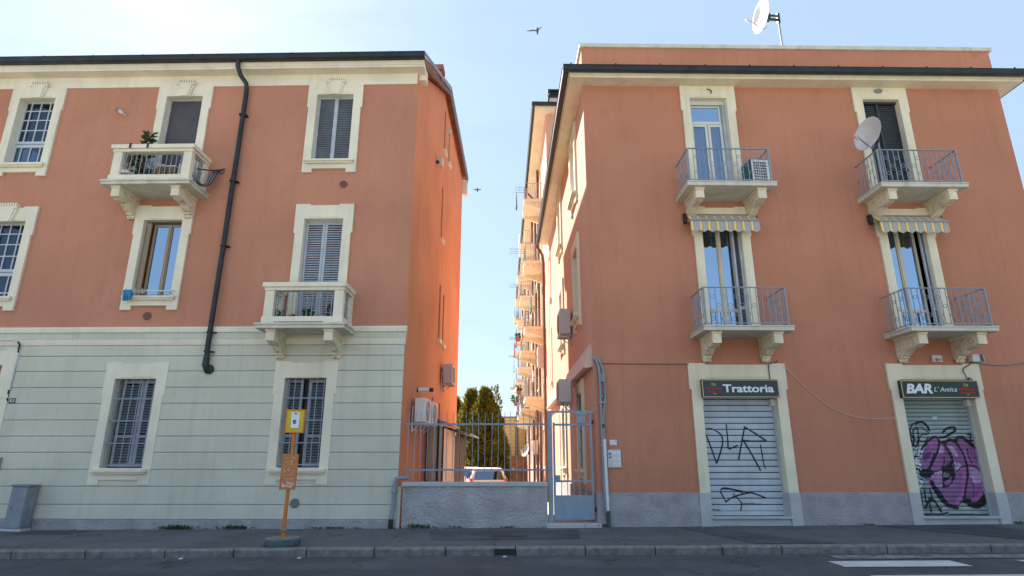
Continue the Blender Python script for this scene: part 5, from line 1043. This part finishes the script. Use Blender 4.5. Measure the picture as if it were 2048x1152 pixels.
q = MB(T0); q.tube([(-20.2, -.62, ZT+.1), (-20.2, -.55, ZT-.3), (-20.2, -.12, ZT-.75), (-20.2, -.09, ZT-1.2), (-20.2, -.09, 8), (-20.2, -.09, -.6)], .07, 10); q.build('downpipe', 'wood_soffit', RE, smooth=True)
q = MB(T0); q.tube([(-11.75, -.50, 10.5), (-11.75, -.46, 10.3), (-11.95, -.26, 10.05), (-12.0, -.22, 9.7), (-12.0, -.22, -.3)], .06, 10); q.build('downpipe', 'wood_soffit', RB, smooth=True)
for i, yc in enumerate(bx_):
    for z in fl_: iron_balcony(RE, -yc-1.15, -yc+1.15, .95, z, z+1.05, T0, True, 'cream_right', .14)
q = MB(); q.box(.3, .8, 13.2, 13.7, ZT, ZT+1.7); q.build('chimney', 'coping_stone', RE); q = MB(); q.box(.2, .9, 13.1, 13.8, ZT+1.7, ZT+1.78); q.box(.25, .85, 13.15, 13.75, ZT+1.88, ZT+1.96); q.box(.2, .9, 13.1, 13.8, ZT+2.06, ZT+2.14); q.box(.4, .7, 13.3, 13.6, ZT+1.7, ZT+2.1); q.build('chimney_cap', 'dark_metal', RE)
random.seed(11)
def A(d, out, z): return RF.w(X0+.02-out, d, z)
def laundry(label, d, out, z, w, h, m): 
    q = MB()
    n = 8
    for i in range(n):
        for j in range(5):
            f = lambda a, b: (w*(a/n-.5)*(1-.08*b/5), .03*math.sin(a*1.7+b*.5)*(b/5+.2), -h*b/5); q.quad(f(i, j), f(i+1, j), f(i+1, j+1), f(i, j+1))
    o = q.build('laundry', m, None, A(d, out, z), RF.a-math.pi/2, smooth=True); o.modifiers.new('t', 'SOLIDIFY').thickness = .01; tag(o, label, 'laundry')
laundry('plaid rug hanging inside the nearest alley balcony railing', bx_[0]-.6, .80, fl_[1]+1.1, .9, .85, 'cloth_rug')
laundry('pale pink towels hanging over the balcony behind the plaid rug', bx_[0]+1.0, 1.02, fl_[1]+1.05, .8, 1.2, 'cloth_pink')
laundry('dark teal sheet hanging on the line above the plaid rug balcony', bx_[0]-.1, .6, fl_[1]+1.95, .8, .9, 'cloth_teal')
laundry('green and cream striped sheet slung above the plaid rug balcony', bx_[0]-1.0, .35, fl_[1]+2.4, 1.3, .45, 'cloth_green')
laundry('navy trousers hanging outside the topmost alley balcony', bx_[0]+.3, 1.3, fl_[3]+1.1, .5, .9, 'cloth_navy')
laundry('pink clothes drying on the topmost alley balcony', bx_[0]-.4, .75, fl_[3]+.95, .6, .55, 'cloth_pink')
laundry('red cloth drying further along the alley balconies', bx_[1]+.4, 1.3, fl_[1]+1.0, .3, 1.0, 'cloth_red')
laundry('navy cloth drying beside the red one on the alley balconies', bx_[1]-.2, 1.2, fl_[1]+1.4, .4, .9, 'cloth_navy')
laundry('red and dark laundry on the low far alley balcony', bx_[2]-.2, .98, fl_[0]+1.0, .9, .7, 'cloth_red')
for d_, o_, z_, w_, h_, m_2, lab in ((bx_[0]+.2, .99, fl_[2]+1.0, .9, .5, 'cloth_pattern', 'patterned sheet over the rail of the second highest near alley balcony'), (bx_[1]-.5, .98, fl_[2]+1.05, .8, .9, 'cloth_pink', 'pink sheet over the rail high in the second alley column'), (bx_[1]+.1, .98, fl_[3]+1.05, 1.0, .7, 'enamel', 'white sheet over the topmost rail of the second alley column'), (bx_[2]+.2, 1.2, fl_[1]+1.05, .7, 1.1, 'cloth_green', 'pale green towel hung out in the third alley column'), (bx_[2]-.4, 1.0, fl_[2]+1.05, .9, .6, 'cloth_teal', 'teal sheet over an upper rail of the third alley column'), (bx_[1]-.3, .99, fl_[0]+1.04, .6, .6, 'cloth_pink', 'pinkish rug over the lowest rail of the second alley column'), (bx_[0]+.55, .5, fl_[0]+1.55, .9, .5, 'enamel', 'white cloth drying above the lowest near alley balcony')): laundry(lab, d_, o_, z_, w_, h_, m_2)
laundry('teal cloth lying at the lowest near alley balcony floor', bx_[0]-.2, .80, fl_[0]+.32, .7, .18, 'cloth_blue')
def rack(label, d, z, L=1.0):
    r = thing('drying_rods', label, 'rack', A(d, 0, z), RF.a-math.pi/2)
    for i in range(3): q = MB(); q.tube([(-.3+i*.3, -.9, 0), (-.32+i*.3, -.9-L, .02*i)], .014, 5); q.build('rod', 'pipe_grey', r)
    q = MB(); q.tube([(-.4, -.9, -.005), (.4, -.9, -.005)], .014, 5); q.tube([(-.4, -.9-L*.5, .015), (.4, -.9-L*.5, .015)], .01, 5); q.build('cross_rod', 'pipe_grey', r)
rack('drying rods sticking out beyond the topmost near alley balcony', bx_[0]-.2, fl_[3]+1.07, .5); rack('drying rods sticking out from the second highest near alley balcony', bx_[0]+.1, fl_[2]+1.07, .8); rack('drying rods over the lowest near alley balcony', bx_[0]+.4, fl_[0]+1.07, .4); rack('drying rods with hanging clothes in the second column of alley balconies', bx_[1], fl_[1]+1.07, .7); rack('drying rods high in the second column of alley balconies', bx_[1], fl_[2]+1.07, .7); rack('drying rods low in the third column of alley balconies', bx_[2], fl_[1]+1.07, .7)
ac_unit('beige air conditioner on the nearest alley wall above the lowest balcony', A(bx_[0]-1.5, 0, fl_[0]+1.5), AR, .8, .9, .3, 'ac_grey', group=None)
ac_unit('beige air conditioner on the low balcony of the second alley column', A(bx_[1], .30, fl_[0]+.25), AR, .8, .7, .3, 'ac_grey', False)
ac_unit('beige air conditioner hung low on the far alley wall', A(bx_[1]-2.4, 0, 1.6), AR, .8, .7, .3, 'ac_grey')
ac_unit('round fan air conditioner on the upper balcony of the third alley column', A(bx_[2], .30, fl_[1]+.2), AR, .8, .7, .3, 'ac_grey', False)
pot_plant('hanging geranium basket on the rail of the second alley column', A(bx_[1]-.6, 1.1, fl_[1]+.8), .18, .2, .28, 90, .16, flower='flower_yellow'); pot_plant('pink flowering pot on the rail of the lowest second column balcony', A(bx_[1]-.9, 1.05, fl_[0]+.95), .14, .22, .30, 80, .16, flower='flower_pink'); pot_plant('spiky plant in a clay pot hung on the low far balcony', A(bx_[2]-.9, 1.1, fl_[0]+.85), .14, .22, .4, 60, .3); pot_plant('row of leafy clay pots along the low far balcony rail', A(bx_[2]-.4, .85, fl_[0]+1.0), .16, .2, .35, 80, .2)
dish('small satellite dish on the railing of the second alley balcony column', A(bx_[1]+1.0, 1.05, fl_[0]+.2), R_(-60), .33, 1.3, R_(20), .0)
dish('small satellite dish low on the far alley wall', A(bx_[1]+1.6, .4, 1.2), R_(-60), .36, .6, R_(20), .3)
YBd = thing('apartment_building', 'yellow building closing the far end of the alley behind the trees', 'building', (0, 0, 0), 0)
q = MB(); q.box(-1.2, 2.2, 52, 60, 1.6, 4.75); q.build('wall', 'yellow_tile', YBd); q = MB(); q.box(-1.25, 2.25, 51.95, 60, 4.75, 4.85); q.build('coping', 'wood_soffit', YBd)
for i in range(11): q = MB(); q.box(-1.2, 2.2, 51.985, 52, 1.7+i*.28, 1.72+i*.28); q.build('cladding_joint', 'mortar', YBd)
q = MB(); q.box(.28, .52, 51.9, 52, 1.6, 4.7); q.build('downpipe', 'wood_soffit', YBd); q = MB(); q.box(-6, 3, 50.2, 50.6, -.7, 1.62); q = tag(q.build('brick_wall', 'brick', None), 'brown brick wall at the back of the courtyard below the yellow building', 'wall')
bm_ = MB(); bm_.box(-.12, .12, -.02, .02, -.035, .035); bme = bm_.mesh('brick', 'brick')
mt = MB()
for i in range(24):
    for j in range(30): u = -1.4+j*.125+(.06 if i % 2 else 0); mt.box(u, u+.112, 50.185, 50.2, -.6+i*.09, -.6+i*.09+.078)
mo = mt.build('brick_courses', 'brick', q, kind='stuff')
def thuja(label, x, y, z0, h, r, n, sparse=False, bare=.0):
    t = thing('cypress_tree' if not sparse else 'young_tree', label, 'tree', (x, y, z0), 0); q = MB(); q.tube([(0, 0, 0), (.03, 0, h*.5), (0, .02, h*.97)], [.12, .07, .015], 8); tr = q.build('trunk', 'bark', t)
    br = MB(); nb_ = 46 if sparse else 90
    c = MB(); lobes = [(random.uniform(0, 6.28), random.uniform(.1, .95), random.uniform(.6, 1.3)) for _ in range(90)]
    for i in range(nb_):
        hz = h*random.uniform(.06, .96); an = random.uniform(0, 6.28); rr = r*(1-hz/h)**.75*.85; br.tube([(0, 0, hz*.93), (rr*math.cos(an)*.6, rr*math.sin(an)*.6, hz+rr*.25), (rr*math.cos(an), rr*math.sin(an), hz+rr*.7)], [.02, .012, .004], 4)
    br.build('limbs', 'bark', t)
    for i in range(n):
        u = random.random(); hz = h*(bare+(1-bare)*u**1.25); an = random.uniform(0, 6.28); base = r*min(1, (hz/h+.12)*5)*(max(0, 1-hz/h))**.72+.05
        k = 1.
        for la, lh, lr in lobes:
            if abs(hz/h-lh) < .07 and math.cos(an-la) > .75: k = lr
        rr = base*k*(random.random()**.32); p_ = Vector((rr*math.cos(an), rr*math.sin(an), hz+random.uniform(-.1, .1)))
        if sparse and (math.sin(hz*5+an*2) < .1): continue
        c.leaf(p_, (math.cos(an)*.6, math.sin(an)*.6, random.uniform(.0, 1.3)), random.uniform(.09, .26), .42)
    for i in range(0 if sparse else 260):                # ragged sprays standing out of the outline
        hz = h*random.uniform(.12, .99); an = random.uniform(0, 6.28); base = r*min(1, (hz/h+.12)*5)*(max(0, 1-hz/h))**.72+.04; L_ = random.uniform(.12, .42)
        dv = Vector((math.cos(an)*.55, math.sin(an)*.55, .85)).normalized(); o_ = Vector((base*.82*math.cos(an), base*.82*math.sin(an), hz))
        for j in range(26): s_ = random.random(); c.leaf(o_+dv*L_*s_+Vector((random.gauss(0, .05), random.gauss(0, .05), random.gauss(0, .04)))*(1.2-s_), dv+Vector((random.gauss(0, .5), random.gauss(0, .5), random.gauss(0, .4))), random.uniform(.07, .16), .4)
    c.build('crown', 'thuja_leaf', t)
random.seed(31)
thuja('slim dense cypress at the left of the courtyard tree group', -2.35, 34.6, -.65, 5.75, 1.35, 22000)
thuja('broad dense cypress at the right of the courtyard tree group', -1.50, 34, -.65, 5.75, 1.75, 30000)
thuja('small cypress half hidden behind the orange lit wall corner', -3.35, 36, -.65, 5.4, 1.4, 12000)
thuja('thin airy tree rising behind the broad cypress', -.98, 38, -.65, 6.4, .75, 1900, True, .3)
def car(label, loc, rz, m):
    r = thing('parked_car', label, 'car', loc, rz); r.scale = (1, 1, 1.06)           # nose to +y, tail to -y
    def loft(secs, name, mm, par, smooth=True):
        q = MB(); n = len(secs[0])
        for s in secs: q.v += s
        for i in range(len(secs)-1): q.f += [(i*n+k, i*n+(k+1) % n, (i+1)*n+(k+1) % n, (i+1)*n+k) for k in range(n)]
        q.f += [tuple(range(n)), tuple(range(len(secs)*n-1, (len(secs)-1)*n-1, -1))]; return q.build(name, mm, par, smooth=smooth, bevel=.02)
    def ring(y, w, z0, z1): return [(-w, y, z0), (-w*1.02, y, z0+.25), (-w*.97, y, z1-.08), (-w*.88, y, z1), (w*.88, y, z1), (w*.97, y, z1-.08), (w*1.02, y, z0+.25), (w, y, z0)]
    body = loft([ring(-2.1, .80, .32, .92), ring(-1.9, .87, .22, .98), ring(-.5, .9, .2, .98), ring(.9, .9, .2, .96), ring(1.7, .86, .22, .84), ring(2.1, .72, .32, .70)], 'body', m, r)
    def cab(y, w, z0, z1): return [(-.84, y[0], z0), (-w, y[1], z1-.04), (-w*.92, y[1], z1), (w*.92, y[1], z1), (w, y[1], z1-.04), (.84, y[0], z0)]
    q = MB(); q.v = [(-.86, -1.98, .95), (.86, -1.98, .95), (.86, 1.1, .95), (-.86, 1.1, .95), (-.66, -1.68, 1.46), (.66, -1.68, 1.46), (.66, .35, 1.46), (-.66, .35, 1.46), (-.6, -1.4, 1.51), (.6, -1.4, 1.51), (.6, .2, 1.51), (-.6, .2, 1.51)]
    q.f = [(0, 1, 5, 4), (1, 2, 6, 5), (2, 3, 7, 6), (3, 0, 4, 7), (4, 5, 9, 8), (5, 6, 10, 9), (6, 7, 11, 10), (7, 4, 8, 11), (8, 9, 10, 11)]; q.build('cabin', m, r, smooth=True, bevel=.03)
    q = MB(); q.quad((-.70, -1.94, 1.04), (.70, -1.94, 1.04), (.57, -1.735, 1.39), (-.57, -1.735, 1.39)); q.v = [(a, b-.012, c) for a, b, c in q.v]; q.build('rear_window', 'glass_car', r)
    for s in (-1, 1):
        q = MB(); q.quad((s*.835, -1.5, 1.04), (s*.835, .75, 1.04), (s*.70, .28, 1.40), (s*.70, -1.35, 1.40)); q.v = [(a+s*.02, b, c) for a, b, c in q.v]; q.build('side_window', 'glass_car', r)
        q = MB(); q.box(s*.72 if s > 0 else -.85, s*.85 if s > 0 else -.72, -2.02, -1.84, .92, 1.10); q.build('tail_light', 'tail_red', r, bevel=.02)
        for yy in (-1.3, 1.35):
            q = MB(); q.lathe([(.2, -.1), (.31, -.1), (.33, -.06), (.33, .06), (.31, .1), (.2, .1)], (s*.80, yy, .33), (1, 0, 0), 20); w = q.build('wheel', 'rubber', r); q = MB(); q.lathe([(.2, 0), (.17, .02), (.05, .03)], (s*.90, yy, .33), (s, 0, 0), 12); q.build('rim', 'steel', w)
        q = MB(); q.box(s*.9 if s > 0 else -1.02, s*1.02 if s > 0 else -.9, .55, .68, .98, 1.12); q.build('mirror', m, r, bevel=.02)
    q = MB(); q.quad((-.7, 1.05, 1.0), (.7, 1.05, 1.0), (.6, .42, 1.42), (-.6, .42, 1.42)); q.v = [(a, b+.03, c+.02) for a, b, c in q.v]; q.build('windscreen', 'glass_car', r)
    q = MB(); q.box(-.26, .26, -2.14, -2.1, .55, .66); q.build('number_plate', 'paper', r)
car('white hatchback with red tail light parked in the courtyard', (-1.28, 29.8, -.65), R_(7), 'car_white')
car('dark windowed pale car beside the white hatchback in the courtyard', (-2.55, 33.2, -.65), R_(9), 'car_white')

# ------------------------------------------------------------------ birds
def bird(label, loc, s, wings):
    r = thing('bird', label, 'bird', loc, 0); q = MB(); q.tube([(0, .22*s, -.02*s), (0, .12*s, 0), (0, -.02*s, .02*s), (0, -.14*s, .02*s), (0, -.22*s, .02*s)], [.015*s, .05*s, .065*s, .05*s, .015*s], 10); q.v = [(a, b*.5, c+b*-.55) for a, b, c in q.v]; q.build('body', 'bird_brown', r, smooth=True)
    for pts in wings:
        q = MB(); n = len(pts)
        up_ = [(x*s, .02*s, z*s+w*s/2) for x, z, w in pts]; lo = [(x*s, -.04*s, z*s-w*s/2) for x, z, w in pts]
        for i in range(n-1): q.quad(up_[i], up_[i+1], lo[i+1], lo[i])
        o = q.build('wing', 'bird_brown', r); o.modifiers.new('t', 'SOLIDIFY').thickness = .012*s
def at(px, py, Y):
    d = ray(px, py); t = Y/d[1]; return Vector((d[0]*t, Y, H+d[2]*t))
bird('larger bird flying high between the houses with wings spread', at(1075, 62, 27), 1.0, ([(-.04, 0, .11), (-.25, .03, .13), (-.42, -.0, .11), (-.60, .02, .03)], [(.04, .05, .11), (.13, .17, .12), (.22, .30, .09), (.30, .52, .03)]))
bird('small distant bird in the strip of sky above the alley', at(955, 380, 42), .95, ([(-.04, 0, .11), (-.2, .05, .12), (-.35, .06, .03)], [(.04, 0, .1), (.2, .04, .1), (.34, .08, .03)]))

# ------------------------------------------------------------------ weeds along the walls
def weeds(name, label_pts, fr, y):
    q = MB()
    for x_, w_, h_, n_ in label_pts:
        for i in range(n_):
            u = x_+random.gauss(0, w_/2.4); p_ = fr.w(u, y-abs(random.gauss(0, .03)), 0); p_.z = gz(p_.x)-.003; an = random.uniform(0, 6.28)
            q.leaf(p_+Vector((0, 0, random.uniform(0, h_*.4))), (math.cos(an)*.8, math.sin(an)*.5-.2, random.uniform(.3, 1.4)), h_*random.uniform(.5, 1.), .35)
    q.build(name, 'leaf_weed', kind='stuff')
random.seed(41)
weeds('weeds', [(LF.p(p_, 1057)[0], w_, h_, n_) for p_, w_, h_, n_ in ((345, .35, .07, 50), (362, .4, .10, 120), (378, .2, .05, 30), (475, .42, .09, 130), (415, .15, .04, 20), (640, .25, .05, 30), (668, .5, .06, 90), (720, .2, .04, 30), (265, .2, .03, 20), (153, .1, .03, 14))], LF, -.065)
weeds('weeds', [(RF.p(p_, 1054)[0], w_, h_, n_) for p_, w_, h_, n_ in ((838, .22, .10, 60), (865, .25, .06, 40), (913, .2, .06, 40), (1015, .32, .05, 50), (810, .3, .05, 30), (975, .2, .03, 20))], RF, -.03)
weeds('weeds', [(RF.p(p_, 1052)[0], w_, h_, n_) for p_, w_, h_, n_ in ((1195, .3, .08, 60), (1460, .6, .03, 60), (1735, .15, .05, 40), (1665, .2, .03, 20), (1790, .1, .04, 16), (2033, .15, .07, 30))], RF, -.045)
# ------------------------------------------------------------------ the tree across the street (seen mirrored in the right window)
def street_tree(label, x, y, h, r, n):
    t = thing('street_tree', label, 'tree', (x, y, 0), 0); q = MB(); q.tube([(0, 0, -.3), (.1, 0, h*.3), (0, .1, h*.6), (.1, 0, h*.85)], [.28, .2, .13, .04], 10); q.build('trunk', 'bark', t); c = MB(); b = MB()
    for i in range(34):
        an = random.uniform(0, 6.28); hz = h*random.uniform(.35, .95); rr = r*math.sin(math.pi*min(1, max(.05, (hz/h-.22)/.8)))*random.uniform(.5, 1.); e = Vector((rr*math.cos(an), rr*math.sin(an), hz)); b.tube([(0, 0, hz*.75), e*.5+Vector((0, 0, hz*.42)), e], [.08, .05, .015], 5)
        for j in range(n//34): c.leaf(e+Vector((random.gauss(0, .6), random.gauss(0, .6), random.gauss(0, .5))), (random.gauss(0, 1), random.gauss(0, 1), random.gauss(-.2, .6)), random.uniform(.14, .26), .7)
    b.build('limbs', 'bark', t); c.build('crown', 'plane_leaf', t)
street_tree('leafy tree across the street mirrored in the window above the BAR', 23.6, -15.5, 16.0, 3.8, 11000)
